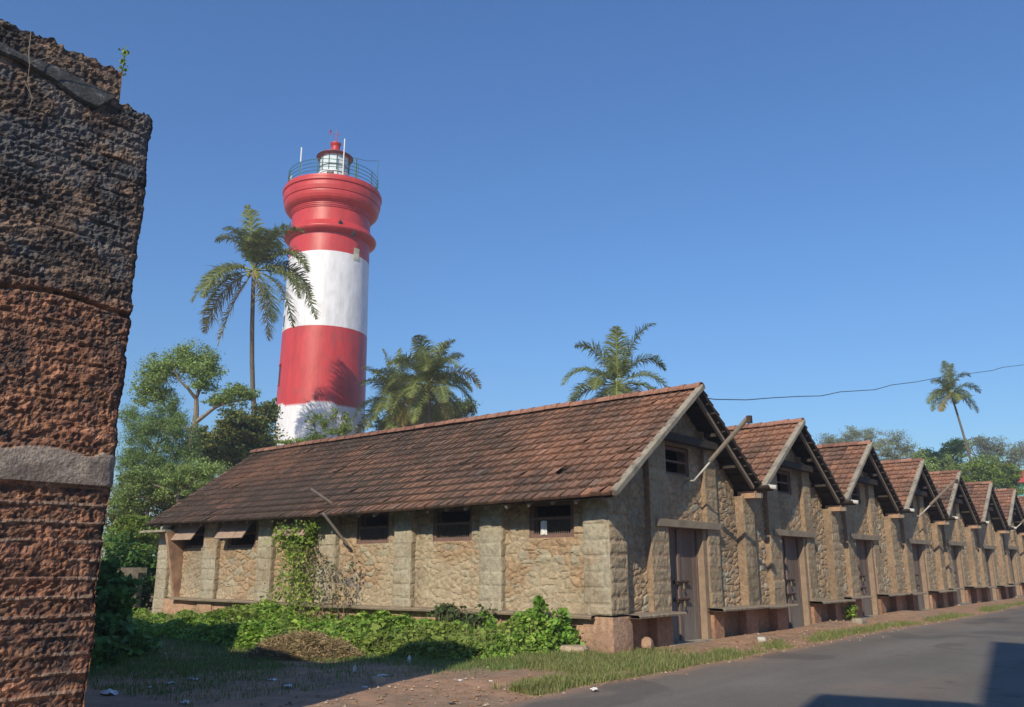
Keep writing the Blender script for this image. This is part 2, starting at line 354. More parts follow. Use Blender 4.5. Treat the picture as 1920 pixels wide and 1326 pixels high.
# ------------------------------------------------------------------ the sheds
PITCH = 5.93; CX1 = 17.06; YF = 9.23; YP = 9.38; YV = 8.72; YR = 26.05; SL = .68
def build_front(root, cx, first=False, res=.03, seed=0):
    hw = PITCH/2
    xl = cx-hw if not first else 13.98
    xr_ = cx+hw
    def cap(p): return np.minimum(ZR-.13-SL*np.abs(p[..., 0]-cx)-.02, 9)
    door = (cx-.80, cx+.80); win = (cx-.68, cx+.47)
    # panel with door and window openings
    mb = MB(); x0 = xl+.5 if first else xl+.3; x1 = xr_-.25
    holes = [(door[0]-x0, door[1]-x0, -.1, 1.78), (win[0]-x0, win[1]-x0, 2.94, 3.58)]
    face_grid(mb, (x0, YP, .64), (1, 0, 0), (0, 0, 1), (0, -1, 0), x1-x0, 4.76, res, 'rubble', seed+1, holes, cap, amp=1.0)
    # reveals of the openings
    for (a, b, z0, z1) in ((win[0], win[1], 3.58, 4.22),):
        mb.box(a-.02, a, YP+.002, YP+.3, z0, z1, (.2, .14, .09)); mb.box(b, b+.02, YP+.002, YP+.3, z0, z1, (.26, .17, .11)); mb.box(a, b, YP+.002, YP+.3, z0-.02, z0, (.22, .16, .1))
    mb.build('front_wall', M['stone'], root)
    pil = [(cx-1.56, cx-.84, YF, 'quoin'), (cx+.98, cx+1.54, YF+.02, 'quoin'), (xr_-.20-.02, xr_+.40, YF-.06, 'quoin')]
    for k, (a, b, y, st) in enumerate(pil):
        mb = MB(); zt = 5.3 if k < 2 else 3.28
        mbox(mb, a, b, y, YP+.03, .66, zt, res, st, seed+k+3, 'FR'+('T' if k == 2 else ''), cap if k < 2 else None, amp=1.0); mbox(mb, a, b, y, YP+.03, .66, zt, res, 'mud', seed+k+3, 'L', cap if k < 2 else None, amp=1.2, white=.0)
        mb.build('pilaster', M['stone'], root)
    # door jambs
    for s in (-1, 1):
        mb = MB(); a = door[0]-.16 if s < 0 else door[1]; b = door[0] if s < 0 else door[1]+.16
        mb.box(a+.003, b-.003, YF+.06, YP+.22, 0, 2.415)
        mb.build('door_jamb', M['jamb'], root)
    mb = MB(); mb.box(cx-1.38, cx+1.50, YF-.07, YP+.2, 2.42, 2.575); mb.build('lintel', M['slab'], root)
    mb = MB(); mb.box(cx-1.0, cx+1.0, YF-.12, YP+.3, -.05, .035); mb.build('threshold', M['concrete'], root)
    # base plinth (red plaster), set back between piers
    segs = [(xl+.55 if first else xl+.40, cx-.97), (cx+.97, xr_+.4 if True else xr_)]
    for a, b in segs:
        mb = MB(); mbox(mb, a, b, YP+.05, YP+.3, -.1, .64, .05, 'plaster', seed+8, 'F'); mb.build('plinth', M['stone'], root)
        # bench slab with a rough broken edge
        n = int((b-a)/.06); xs = np.linspace(a-.12, b+.12, n); rs = np.random.RandomState(seed+int(a*7) % 97)
        yo = YF-.34+.05*(fbm(xs*2.3, xs*0, 3, seed)-.5)+.02*rs.rand(n); zz = .66+.03*(fbm(xs*1.1, xs*0+4, 2, seed)-.5)
        mb = MB(); pts = []
        for x, y, z in zip(xs, yo, zz): pts.append([(x, YP+.1, z-.03), (x, y, z-.035), (x, y-.008, z), (x, y+.02, z+.028), (x, YP+.1, z+.04)])
        mb.grid(np.array(pts)); mb.build('bench_slab', M['slab'], root)
    piers = [(cx-1.5, cx-.88), (cx+.98, cx+1.45), (cx+2.62, cx+3.25)]
    for k, (a, b) in enumerate(piers):
        mb = MB(); mbox(mb, a, b, YF-.02, YP+.06, -.1, .63, .05, 'plaster', seed+k+20, 'FLR'); mb.build('bench_pier', M['stone'], root)
    # door leaves
    rs = np.random.RandomState(seed+50)
    yd = YP+.10
    for s in (-1, 1):
        mb = MB(); n = 4; a0 = cx-.80 if s < 0 else cx+.003; wd = .797
        for k in range(n):
            a = a0+k*wd/n; z = np.linspace(.03, 2.415, 14)
            cc = np.array([.15, .11, .09])*(.8+.4*rs.rand())
            t = sstep(1.5, .2, z)[:, None]; col = cc*(1-t)+np.array([.19, .16, .14])*t
            col = col+sstep(2.0, 2.4, z)[:, None]*np.array([.05, 0.0, 0.0])
            for y, flip in ((yd+rs.rand()*.006, 0),):
                g0 = np.stack([np.stack([np.full(14, x), np.full(14, yy), z], 1) for x, yy in ((a+.001, y+.02), (a+.005, y), (a+wd/n-.005, y), (a+wd/n-.001, y+.02))])
                mb.grid(g0, np.repeat(col[None], 4, 0))
        lf = mb.build('door_leaf', M['door'], root)
        if s < 0:
            mb = MB(); mb.box(cx-.12, cx-.03, yd-.035, yd-.001, .06, 2.38, (.17, .12, .10)); mb.build('cover_strip', M['door'], lf)
            mb = MB(); rs2 = np.random.RandomState(seed)
            g0 = []
            zc = 1.62-.2*rs2.rand(); hh_ = .42
            for x in np.linspace(cx-.66, cx-.42, 5): g0.append([(x+.03*math.sin(z*9), yd-.006-.004*math.sin(x*30+z*9), z+.04*math.sin(x*21)) for z in np.linspace(zc-hh_, zc+hh_*.6, 8)])
            if seed % 3 != 1: mb.grid(np.array(g0)); mb.build('paper_notice', M['paper'], lf)
        else:
            mb = MB(); mb.box(cx+.76, cx+.797, yd-.03, yd-.001, .06, 2.38, (.12, .085, .075)); mb.build('edge_strip', M['door'], lf)
    for z in (.90, 1.27):
        mb = MB(); mb.tube([(cx-.34, yd-.055, z), (cx+.30, yd-.055, z)], .022, 8)
        for x in (-.28, .05, .22): mb.box(cx+x-.02, cx+x+.02, yd-.07, yd-.001, z-.035, z+.035)
        b_ = mb.build('bolt', M['iron'], root)
        mb = MB(); mb.box(cx+.0, cx+.055, yd-.085, yd-.06, z-.15, z-.09); mb.tube([(cx+.01, yd-.07, z-.09), (cx+.015, yd-.07, z-.035), (cx+.04, yd-.07, z-.035), (cx+.045, yd-.07, z-.09)], .005, 6)
        mb.build('padlock', M['brass'], b_)
    # timber gable: window frame, tie beam, boards
    mb = MB(); x0, x1 = win
    for a, b, z0, z1 in ((x0, x1, 3.585, 3.64), (x0, x1, 4.14, 4.21), (x0+.001, x0+.05, 3.64, 4.14), (x1-.05, x1-.001, 3.64, 4.14), (x0+.05, x1-.05, 3.87, 3.91)):
        mb.box(a, b, YP+.05, YP+.12, z0, z1)
    fr = mb.build('gable_window', M['frame'], root)
    mb = MB(); z = 4.34; hwz = (ZR-.2-z)/SL
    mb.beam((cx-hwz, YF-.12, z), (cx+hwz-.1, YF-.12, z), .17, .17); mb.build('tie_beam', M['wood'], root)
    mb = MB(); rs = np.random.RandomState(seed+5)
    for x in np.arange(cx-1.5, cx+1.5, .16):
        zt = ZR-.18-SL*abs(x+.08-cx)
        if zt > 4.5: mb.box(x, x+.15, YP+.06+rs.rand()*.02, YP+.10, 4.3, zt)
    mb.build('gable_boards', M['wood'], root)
    # outer rafters and battens under the roof overhang
    for s in (-1, 1):
        run = 2.75 if not (first and s < 0) else 3.5
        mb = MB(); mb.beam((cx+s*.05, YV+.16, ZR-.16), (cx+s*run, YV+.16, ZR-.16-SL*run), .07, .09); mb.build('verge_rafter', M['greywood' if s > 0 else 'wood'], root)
    for s in (-1, 1):
        run = 2.9 if not (first and s < 0) else 3.6
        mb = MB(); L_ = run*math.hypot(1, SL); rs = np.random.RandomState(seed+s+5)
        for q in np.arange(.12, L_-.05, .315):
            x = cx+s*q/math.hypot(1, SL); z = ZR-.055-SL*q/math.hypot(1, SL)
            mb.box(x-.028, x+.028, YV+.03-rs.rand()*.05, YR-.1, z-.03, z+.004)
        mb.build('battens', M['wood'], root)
    # purlins poking out
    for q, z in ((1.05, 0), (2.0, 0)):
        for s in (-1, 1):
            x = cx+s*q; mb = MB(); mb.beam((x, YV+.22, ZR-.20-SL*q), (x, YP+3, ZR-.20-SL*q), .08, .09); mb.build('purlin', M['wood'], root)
    # verge boards
    run = 3.02 if not first else 3.72
    sl = SL if not first else .70
    p = np.array([cx, YV-.03, ZR+.02]); q = np.array([cx-run, YV-.03, ZR+.02-sl*run])
    mb = MB(); n = 26; rows = []
    nn = nrm(np.array([-sl, 0, 1])); 
    for k in range(n):
        t = k/(n-1); c = p+(q-p)*t; j = .012*(vnoise(np.array(t*14.), np.array(seed*1.), 2)-.5)
        a, b = .055+j, .05+j
        rows.append([c+(0, -.045, 0)-nn*b, c+(0, -.05, 0)+nn*(a-.01), c+(0, -.03, 0)+nn*(a+.012), c+(0, .085, 0)+nn*(a+.008), c+(0, .10, 0)+nn*.02, c+(0, .06, 0)-nn*b])
    G = np.array(rows); G = np.concatenate([G, G[:, :1]], 1); mb.grid(G); mb.f += [[0, 1, 2, 3, 4, 5], [(n-1)*7+k for k in (5, 4, 3, 2, 1, 0)]]
    mb.build('verge_board', M['concrete'], root)
    mb = MB(); mb.beam((cx+.02, YV+.01, ZR-.02), (cx+2.86, YV+.01, ZR-.02-SL*2.86), .03, .07); mb.build('verge_board', M['wood'], root)
    # valley gutter and corbel on the right
    gx = xr_+.03
    mb = MB(); t = np.linspace(math.pi, 2*math.pi, 8); prof = [(gx+.17*math.cos(a), 3.52+.13*math.sin(a)) for a in t]+[(gx+.14*math.cos(a), 3.52+.10*math.sin(a)) for a in t[::-1]]; prof.append(prof[0])
    mb.grid(np.array([[(x, y, z) for x, z in prof] for y in (YR-.2, YV-.22)])); mb.build('valley_gutter', M['wood'], root)
    mb = MB(); mb.tube([(gx+.06, YV-.10, 3.50), (gx+.09, YV-.30, 3.47)], .06, 12); mb.build('gutter_spout', M['pale'], root)
    mb = MB(); mb.box(xr_-.13, xr_+.22, YF-.36, YF+.1, 3.23, 3.40); mb.build('corbel', M['ochre'], root)
    mb = MB(); mb.beam((xr_-.06, YF-.5, 3.31-.03), (xr_-.06, YF-.37, 3.28), .11, .11); mb.build('purlin_end', M['greywood'], root)
def build_roof(root, cx, first, seed):
    mb = MB()
    rl = 3.74 if first else PITCH/2-.03
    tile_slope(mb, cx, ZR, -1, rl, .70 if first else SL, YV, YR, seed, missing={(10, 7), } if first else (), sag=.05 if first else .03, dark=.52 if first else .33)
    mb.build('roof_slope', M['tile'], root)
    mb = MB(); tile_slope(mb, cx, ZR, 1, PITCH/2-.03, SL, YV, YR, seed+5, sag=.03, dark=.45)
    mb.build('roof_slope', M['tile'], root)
    for sg_, rn_, sl_ in ((-1, rl, .70 if first else SL), (1, PITCH/2-.03, SL)):
        mb = MB(); mb.add([(cx, YV+.03, ZR-.035), (cx, YR-.05, ZR-.035), (cx+sg_*rn_*.99, YR-.05, ZR-.035-.045-sl_*rn_*.99), (cx+sg_*rn_*.99, YV+.03, ZR-.035-sl_*rn_*.99-.03)], [(0, 1, 2, 3)]); mb.build('light_leak_sheet', M['wood'], root)  # added dark sheet under the tiles, blocks sun leaking through their gaps
    mb = MB(); ridge_tiles(mb, cx, ZR+.03, YV, YR, seed); mb.build('ridge_tiles', M['tile'], root)

shed = empty('stone_shed', (CX1, YF, 0))
tag(shed, 'nearest stone shed, showing its whole long side wall and tiled roof to the camera', 'shed', 'row of stone sheds')
build_front(shed, CX1, True, .028, 0); build_roof(shed, CX1, True, 0)
# --- long side wall of the nearest shed
XW = 13.90; XPN = 14.05
wins = [(10.15, 11.29, 2.17, 2.90), (12.93, 14.14, 2.15, 2.90), (15.64, 16.82, 2.14, 2.90), (18.37, 19.74, 2.12, 2.85), (21.19, 22.57, 2.12, 2.85), (23.87, 25.23, 2.14, 2.85)]
mb = MB(); y1 = 26.2; z0w = .66
holes = [(y1-b, y1-a, z0-z0w, z1-z0w) for a, b, z0, z1 in wins]
face_grid(mb, (XPN, y1, z0w), (0, -1, 0), (0, 0, 1), (-1, 0, 0), y1-9.25, 2.6, .03, 'rubble', 3, holes, amp=1.15, white=.55)
for a, b, z0, z1 in wins:
    mb.box(XPN+.002, XPN+.3, a-.02, a, z0, z1, (.25, .18, .12)); mb.box(XPN+.002, XPN+.3, b, b+.02, z0, z1, (.25, .18, .12)); mb.box(XPN+.002, XPN+.3, a, b, z0-.02, z0, (.28, .2, .13)); mb.box(XPN+.002, XPN+.3, a, b, z1, z1+.03, (.2, .14, .1))
mb.build('side_wall', M['stone'], shed)
mb = MB(); mbox(mb, 13.92, 14.05+.1, 9.30, 26.2, -.2, .64, .06, 'plaster', 5, 'L', white=.8); mb.build('plinth', M['stone'], shed)
ys = np.arange(9.55, 25.1, .05); pts = []
for y in ys:
    o_ = .03*(fbm(np.array(y*2.1), np.array(.3), 3, 2)-.5); z = .665+.03*(fbm(np.array(y*.8), np.array(3.), 2, 5)-.5)-.012*math.sin(y*.4)
    pts.append([(XPN+.05, y, z-.03), (XW-.17+o_, y, z-.04), (XW-.18+o_, y, z), (XW-.15+o_, y, z+.02), (XPN+.05, y, z+.035)])
mb = MB(); mb.grid(np.array(pts)); mb.build('ledge', M['slab'], shed)
pils = [(11.94, 12.56), (14.69, 15.28), (17.47, 18.2), (20.19, 20.86), (22.94, 23.66), (25.72, 26.3)]
for k, (a, b) in enumerate(pils):
    mb = MB(); mbox(mb, XW, XPN+.02, a, b, .68 if k < 5 else 0, 3.2, .035, 'ashlar', k+7, 'FL', amp=.8, white=.9); mb.build('pilaster', M['stone'], shed)
    if k < 5:
        mb = MB(); mbox(mb, XW-.03, XPN+.02, a-.02, b+.02, -.2, .63, .06, 'plaster', k+9, 'FL', white=.8); mb.build('plinth_pier', M['stone'], shed)
# corner pier: ashlar on the side, rubble quoins on the front
mb = MB(); face_grid(mb, (13.9, 9.82, .70), (0, -1, 0), (0, 0, 1), (-1, 0, 0), .62, 2.6, .03, 'ashlar', 21, amp=.9, white=1.)
face_grid(mb, (13.9, 9.2, .70), (1, 0, 0), (0, 0, 1), (0, -1, 0), .62, 2.75, .028, 'quoin', 22, zcap=lambda p: ZR-.18-.70*np.abs(p[..., 0]-CX1), amp=1.5)
face_grid(mb, (14.52, 9.2, .70), (0, 1, 0), (0, 0, 1), (1, 0, 0), .2, 2.9, .05, 'quoin', 22)
mb.build('corner_pier', M['stone'], shed)
mb = MB(); mbox(mb, 13.88, 14.56, 9.16, 9.84, -.2, .67, .04, 'plaster', 31, 'FLR', white=.8); mb.build('corner_base', M['stone'], shed)
def win_frame(a, b, z0, z1, bars=True):
    mb = MB(); x = XPN+.03
    for ya, yb, za, zb in ((a+.002, b-.002, z0+.002, z0+.08), (a+.002, b-.002, z1-.08, z1-.002), (a+.002, a+.09, z0+.08, z1-.08), (b-.09, b-.002, z0+.08, z1-.08), (a+.09, b-.09, z0+.36, z0+.42)):
        mb.box(x, x+.1, ya, yb, za, zb)
    fr = mb.build('window', M['frame'], shed)
    if bars:
        mb = MB()
        for y in np.arange(a+.14, b-.1, .055): mb.tube([(x+.05, y, z0+.08), (x+.05, y, z0+.36)], .008, 5)
        mb.build('bars', M['greywood'], fr)
    return fr
for k, wv in enumerate(wins):
    fr = win_frame(*wv, bars=k < 3)
    if k == 0:
        g0 = np.array([[(XPN+.02+.012*math.sin(y*60), y, z-.02*math.sin(y*20)) for z in np.linspace(2.22, 2.50, 6)] for y in np.linspace(10.84, 11.02, 10)])
        mb = MB(); mb.grid(g0); mb.build('white_rag', M['paper'], fr)
    if k >= 3:   # top hung plank flap, propped open
        a, b = wv[0]-.02, wv[1]+.02; mb = MB(); mb.box(0, 1, 0, 1, 0, 1)
        t0 = np.array([XPN-.06, 0, 2.93]); t1 = np.array([XPN-.46, 0, 2.36]); d = nrm(t1-t0); n_ = np.array([d[2], 0, -d[0]])*.03
        mb = MB()
        for q in range(3):
            ya = a+(b-a)*q/3+.004; yb = a+(b-a)*(q+1)/3-.004
            v = [t0+(0, ya, 0), t1+(0, ya, 0), t1+(0, yb, 0), t0+(0, yb, 0)]; v2 = [p_+n_ for p_ in v]
            mb.add(v+v2, [(0, 1, 2, 3), (7, 6, 5, 4), (0, 4, 5, 1), (1, 5, 6, 2), (2, 6, 7, 3), (3, 7, 4, 0)])
        mb.build('flap', M['flapw'] if 'flapw' in M else M.setdefault('flapw', mat('dusty_flap_timber', (.33, .24, .19), bump=.005, bscale=20, var=.3, vscale=6)), fr)
# leaning wing wall and slab at the far end of the side wall
mb = MB(); y0, y1_ = 24.98, 25.10
pr = [(14.1, .70), (13.86, .70), (13.42, 2.62), (14.1, 2.62)]
mb.add([(x, y0, z) for x, z in pr]+[(x, y1_, z) for x, z in pr], [(0, 1, 2, 3), (7, 6, 5, 4), (0, 4, 5, 1), (1, 5, 6, 2), (2, 6, 7, 3), (3, 7, 4, 0)]); mb.build('wing_wall', M['ochre'], shed)
mb = MB(); mb.box(13.36, 14.04, 25.0, 26.55, 2.625, 2.69); mb.build('wing_slab', M['concrete'], shed)
# wall plate and rafter ends under the eave
mb = MB(); mb.box(XPN-.02, XPN+.2, 9.3, 26.1, 3.2, 3.3); mb.build('wall_plate', M['wood'], shed)
for k, y in enumerate(np.arange(9.05, 26.1, .585)):
    xt = 13.44-.04*RNG.rand(); zt = ZR-.70*(CX1-xt)-.135-.05*math.sin(math.pi*(y-9)/17)
    mb = MB(); mb.beam((xt, y, zt), (xt+2.2, y, zt+.70*2.2), .055, .075); mb.build('rafter', M['greywood'], shed)
# party wall, rear wall and a floor so the interior stays dark
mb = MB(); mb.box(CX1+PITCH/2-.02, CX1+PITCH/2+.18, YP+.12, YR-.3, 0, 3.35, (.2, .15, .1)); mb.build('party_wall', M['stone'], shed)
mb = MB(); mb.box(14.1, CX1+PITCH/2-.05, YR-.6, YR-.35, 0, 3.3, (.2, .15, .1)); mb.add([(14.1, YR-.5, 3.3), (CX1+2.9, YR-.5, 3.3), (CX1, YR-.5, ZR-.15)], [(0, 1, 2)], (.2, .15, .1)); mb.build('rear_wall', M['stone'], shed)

# --- the other sheds: build one, copy the rest
def far_shed(cx, seed, res):
    o = empty('stone_shed', (cx, YF, 0))
    build_front(o, cx, False, res, seed); build_roof(o, cx, False, seed*5)
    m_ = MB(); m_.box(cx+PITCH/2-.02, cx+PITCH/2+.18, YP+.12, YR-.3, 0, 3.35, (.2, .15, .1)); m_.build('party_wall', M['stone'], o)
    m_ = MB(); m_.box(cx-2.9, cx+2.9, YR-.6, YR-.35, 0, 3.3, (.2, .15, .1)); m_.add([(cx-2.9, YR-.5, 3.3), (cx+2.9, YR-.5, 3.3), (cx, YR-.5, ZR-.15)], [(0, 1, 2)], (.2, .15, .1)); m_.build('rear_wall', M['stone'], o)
    return o
protos = [far_shed(CX1+PITCH*(k+1), 4+7*k, .036+.005*k) for k in range(4)]
ordn = ['second', 'third', 'fourth', 'fifth', 'sixth', 'seventh', 'eighth']
for k in range(7):
    o = protos[k] if k < 4 else copy_tree(protos[(k+1) % 4])
    o.location = (CX1+PITCH*(k+1), YF+[0, .03, -.02, .04, -.02, 0, .02][k], [-.03, .02, .0, .05, .0, .06, .04][k])
    tag(o, '%s stone shed from the camera, red tiled gable over a dark plank door' % ordn[k], 'shed', 'row of stone sheds')
    if k == 6: o['label'] = 'farthest stone shed of the row, mostly cut off by the right edge'

# --- lamp brackets: thin pipe arm with a thicker pale tube
def bracket(ox, label, tip=(17.03, 7.62, 4.72), root_=(17.25, YP-.02, 3.46)):
    b = np.array(root_)+(ox, 0, 0); t = np.array(tip)+(ox, 0, 0); e = b+np.array([-.05, -.28, .0])
    r = empty('lamp_bracket', tuple(b)); tag(r, label, 'lamp bracket', 'lamp brackets on the shed gables')
    mb = MB(); mb.tube([b, e, e+(t-e)*.45], .024, 8); mb.build('arm', M['pale'], r, smooth=True)
    mb = MB(); mb.tube([e+(t-e)*.30+(0, 0, .02), t], .05, 8); mb.build('lamp_tube', M['greywood'], r)
    mb = MB(); mb.box(t[0]-.05, t[0]+.05, t[1]-.06, t[1]+.03, t[2]-.14, t[2]+.02); mb.build('lamp_holder', M['iron'], r)
bracket(0, 'slanting grey lamp arm on the gable of the nearest shed')
bracket(PITCH*3, 'slanting pale lamp arm on the gable of the fourth shed')
bracket(PITCH*6, 'slanting lamp arm on the seventh shed, near the right edge')
# pole sticking out of the side wall through the eave, and the stick on the roof
a, b = P(651, 1021, 20.9), P(606, 963, 20.6)
mb = MB(); mb.tube([a, b], .035, 8); tag(mb.build('pole', M['greywood']), 'thin grey pole propped from the side wall to under the eave', 'pole')
a, b = P(622, 944, 21.4), P(583, 917, 21.2)
mb = MB(); mb.tube([a, b], .035, 8); mb.tube([a, a+(0.0, .12, -.20)], .03, 6); tag(mb.build('stick', M['greywood']), 'short grey stick standing out of the dark roof tiles near the eave', 'stick')
# ------------------------------------------------------------------ ruined laterite wall on the left
def build_ruin():
    XC, YC = 3.46, 7.45
    root = empty('ruined_wall', (XC, YC, 0)); tag(root, 'tall rough ruined wall of blackened red laterite blocks at the left edge', 'wall')
    us = np.concatenate([np.linspace(-3.0, 1.3, 60, endpoint=False), np.arange(1.3, 3.455, .0125), XC-.0+np.linspace(0, .6, 30)[0:1], XC+np.linspace(.02, .62, 26)])
    zs = np.arange(-.1, 6.26, .0135)
    U, Z = np.meshgrid(us, zs, indexing='ij')
    front = U <= XC
    top = np.where(U < 3.10, 6.18, 5.86)+.05*(fbm(U*5, U*0, 3, 3)-.5)-.03*np.clip(U-3.1, 0, 1)
    top = np.where(front, top, 5.82)
    Zc = np.minimum(Z, top)
    ub, zb = U, Zc
    # courses
    brick = Zc < 2.26
    hh = np.where(brick, .15, .165); wd = np.where(brick, .30, .36)
    zw = Zc+.045*(fbm(U*1.7, Zc*1.3, 3, 4)-.5)
    row = np.floor(zw/hh); fz = zw-row*hh; fz = fz+.02*(fbm(U*6, Zc*2, 3, 81)-.5); cu = (U+hsh(row, row*0, 2)*.4)/wd; fu = (cu-np.floor(cu))*wd
    ev = np.minimum(fz, hh-fz); eu = np.minimum(fu, wd-fu)
    e = np.minimum(ev, eu+.008)+.02*(fbm(U*16, Zc*16, 3, 5)-.5)
    i = hsh(np.floor(cu), row, 6)
    k = sstep(.0, .03, e)
    pits = fbm(U*15, Zc*22, 4, 7); p2 = fbm(U*40, Zc*40, 3, 8)
    jw = np.where(brick, -.9, .15+.85*sstep(.45, .6, fbm(U*2, Zc*2, 3, 71))); h = np.where(brick, -.020*sstep(0, .022, ev+.006*(fbm(U*8, Zc*8, 2, 19)-.5))*sstep(.30, .45, fbm(U*3, Zc*3, 2, 41)), k*(.005+.012*i)*jw)+.026*(pits-.5)+.028*(p2-.5)+.02*(fbm(U*3, Zc*3, 3, 9)-.5)+.024*(fbm(U*4.5, Zc*17, 5, 72)-.5)-.016*(1-sstep(.15, .5, worley(U*17, Zc*20, 5)[0]))*sstep(.42, .52, fbm(U*6, Zc*6, 2, 15))-.005*(1-sstep(.1, .4, worley(U*34+3, Zc*34, 8)[0]))-.008*np.exp(-(ev/.008)**2)*sstep(.35, .5, fbm(U*2.5, Zc*5, 3, 16))*(~brick)
    band = sstep(2.26, 2.275, Zc+.02*(fbm(U*6, U*0, 3, 1)-.5))*(1-sstep(2.53, 2.55, Zc+.10*(fbm(U*5, U*0, 3, 2)-.5)))
    h = h*(1-band)+band*(.020+.012*(fbm(U*9, Zc*9, 4, 11)-.5)+.006*(p2-.5))
    # a dark crack course
    h = h-.06*np.exp(-((Zc-3.86-.03*np.sin(U*5))/.02)**2)*(fbm(U*2.2, Zc*0, 2, 5) > .42)
    wob = .05*(fbm(Zc*3.1, Zc*0, 5, 13)-.5)+.015*(i-.5)*k*(np.abs(U-XC) < .4)
    pos = np.zeros(U.shape+(3,))
    cornerround = .04*np.exp(-np.abs(U-XC)/.03)
    pos[..., 0] = np.where(front, U+wob*sstep(XC-.3, XC, U), XC+wob+h*.5)
    pos[..., 1] = np.where(front, YC-h+cornerround, YC+(U-XC)+cornerround*.3)
    pos[..., 2] = Zc+(.03*(p2-.5)+.05*(pits-.5))*(Z > top-.02)
    i2 = fbm(U*22, Zc*26, 3, 77); red = np.stack([.225+.08*i+.50*(i2-.45), .115+.03*i+.27*(i2-.45), .072+.02*i+.16*(i2-.45)], -1).clip(.03, 1)
    dirt = np.array([.058, .052, .053])
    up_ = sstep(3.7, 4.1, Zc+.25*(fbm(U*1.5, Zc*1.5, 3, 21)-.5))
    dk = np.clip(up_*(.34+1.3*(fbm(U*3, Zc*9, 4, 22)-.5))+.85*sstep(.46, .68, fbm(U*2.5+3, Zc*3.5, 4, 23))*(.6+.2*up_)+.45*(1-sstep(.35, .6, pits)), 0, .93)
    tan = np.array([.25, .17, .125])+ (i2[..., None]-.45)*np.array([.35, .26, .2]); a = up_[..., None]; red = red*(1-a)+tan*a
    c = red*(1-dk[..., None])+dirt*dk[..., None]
    mort = ((1-sstep(.004, .020, ev))*brick*.85*sstep(.36, .5, fbm(U*3, Zc*3, 2, 41)))[..., None]; c = c*(1-mort)+np.array([.26, .19, .15])*mort
    lc = (sstep(.50, .66, fbm(U*3, Zc*4, 4, 51))*up_*.55)[..., None]; c = c*(1-lc)+np.array([.13, .14, .155])*lc
    pl = np.array([.37, .30, .25])*(.75+.5*fbm(U*4, Zc*4, 4, 61))[..., None]
    stn = (sstep(.5, .66, fbm(U*2.2, Zc*6, 4, 63))*.55)[..., None]; pl = pl*(1-stn)+np.array([.12, .10, .09])*stn
    c = c*(1-band[..., None])+pl*band[..., None]
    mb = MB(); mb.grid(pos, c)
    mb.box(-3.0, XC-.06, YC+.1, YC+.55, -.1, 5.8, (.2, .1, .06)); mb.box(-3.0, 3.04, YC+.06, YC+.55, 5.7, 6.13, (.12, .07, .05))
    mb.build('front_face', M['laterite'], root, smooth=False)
    # unseen side wall going back, top heights shaped to cast the yard shade
    yy = np.arange(YC+.55, 23, .25); tp = 5.8-1.5*sstep(8.9, 9.8, yy)*(1-sstep(13.0, 13.8, yy))+.3*(fbm(yy*.9, yy*0, 3, 2)-.5)
    g0 = []
    for y, t in zip(yy, tp): g0.append([(XC-.06, y, -.1), (XC-.04, y, t/2), (XC-.05, y, t), (XC-.5, y, t+.03), (XC-.5, y, -.1)])
    mb = MB(); mb.grid(np.array(g0), np.tile([.27, .12, .07], (len(yy), 5, 1))); mb.build('shade_return_wall', M['laterite'], root)
    # broken slab of old flashing sloping across the top
    def on(u, v, y=YC-.035):
        d = R@np.array([u-CX, CY-v, F]); return EYE+d*(y/d[1])
    upq = [on(-60, 46), on(40, 100), on(110, 126), on(170, 158), on(205, 172), on(218, 180)]
    lo = [on(-60, 70), on(40, 112), on(100, 148), on(150, 185), on(182, 200), on(205, 188)]
    mb = MB(); g0 = []
    for a, b in zip(upq, lo):
        a = np.array(a); b = np.array(b); g0.append([a+(0, .12, .02), a, (a+b)/2+(.0, -.012, 0), b+(0, -.014, 0), b+(0, .01, -.02), b+(0, .13, -.02)])
    mb.grid(np.array(g0)); mb.build('broken_slab', mat('blackened_concrete', (.07, .07, .075), bump=.03, bscale=18, var=.5, vscale=9, col2=(.20, .20, .20), c2scale=11, c2lo=.56, c2hi=.66), root)
    return root
build_ruin()
# dry creeper stems hanging on the ruined wall
def onruin(u, v, y=7.34):
    d = R@np.array([u-CX, CY-v, F]); return EYE+d*(y/d[1])
mb = MB()
mb.tube([onruin(*q) for q in ((45, 150), (52, 165), (58, 178), (62, 186))], .004, 5)
mb.tube([onruin(*q) for q in ((58, 60), (54, 100), (55, 120), (60, 117), (90, 108), (135, 112), (175, 128), (200, 138), (202, 146), (196, 150))], .0035, 5)
mb.tube([onruin(*q) for q in ((56, 118), (52, 150), (60, 188), (54, 205))], .0025, 5)
tag(mb.build('dead_creeper', M['greywood']), 'dead creeper trailing over the top of the ruined wall', 'creeper')
# ------------------------------------------------------------------ lighthouse
def revolve(mb, prof, cols, n=72, cx=0, cy=0):
    t = np.arange(n+1)*2*math.pi/n
    pos = np.array([[(cx+r*math.cos(a), cy+r*math.sin(a), z) for a in t] for r, z in prof])
    col = np.repeat(np.array(cols)[:, None], n+1, 1)
    mb.grid(pos[:, ::-1], col)
LX, LY = 43.46, 57.4
light = empty('lighthouse', (LX, LY, 0)); tag(light, 'tall round lighthouse painted in red and white bands with a railed lantern gallery', 'lighthouse')
RED = (.50, .045, .045); WHT = (.72, .72, .75)
mb = MB(); prof = []; cols = []
def rad_at(z): return 3.92-(z-0)*.0185 if z < 27 else 3.42
zs = np.concatenate([np.linspace(0, 14.3, 12), [14.305], np.linspace(14.31, 20.8, 10), [20.805], np.linspace(20.81, 27.4, 10), [27.405], np.linspace(27.41, 29.2, 4)])
th = np.linspace(0, 2*math.pi, 193); za = np.unique(np.concatenate([zs, np.arange(0, 29.2, .22)]))
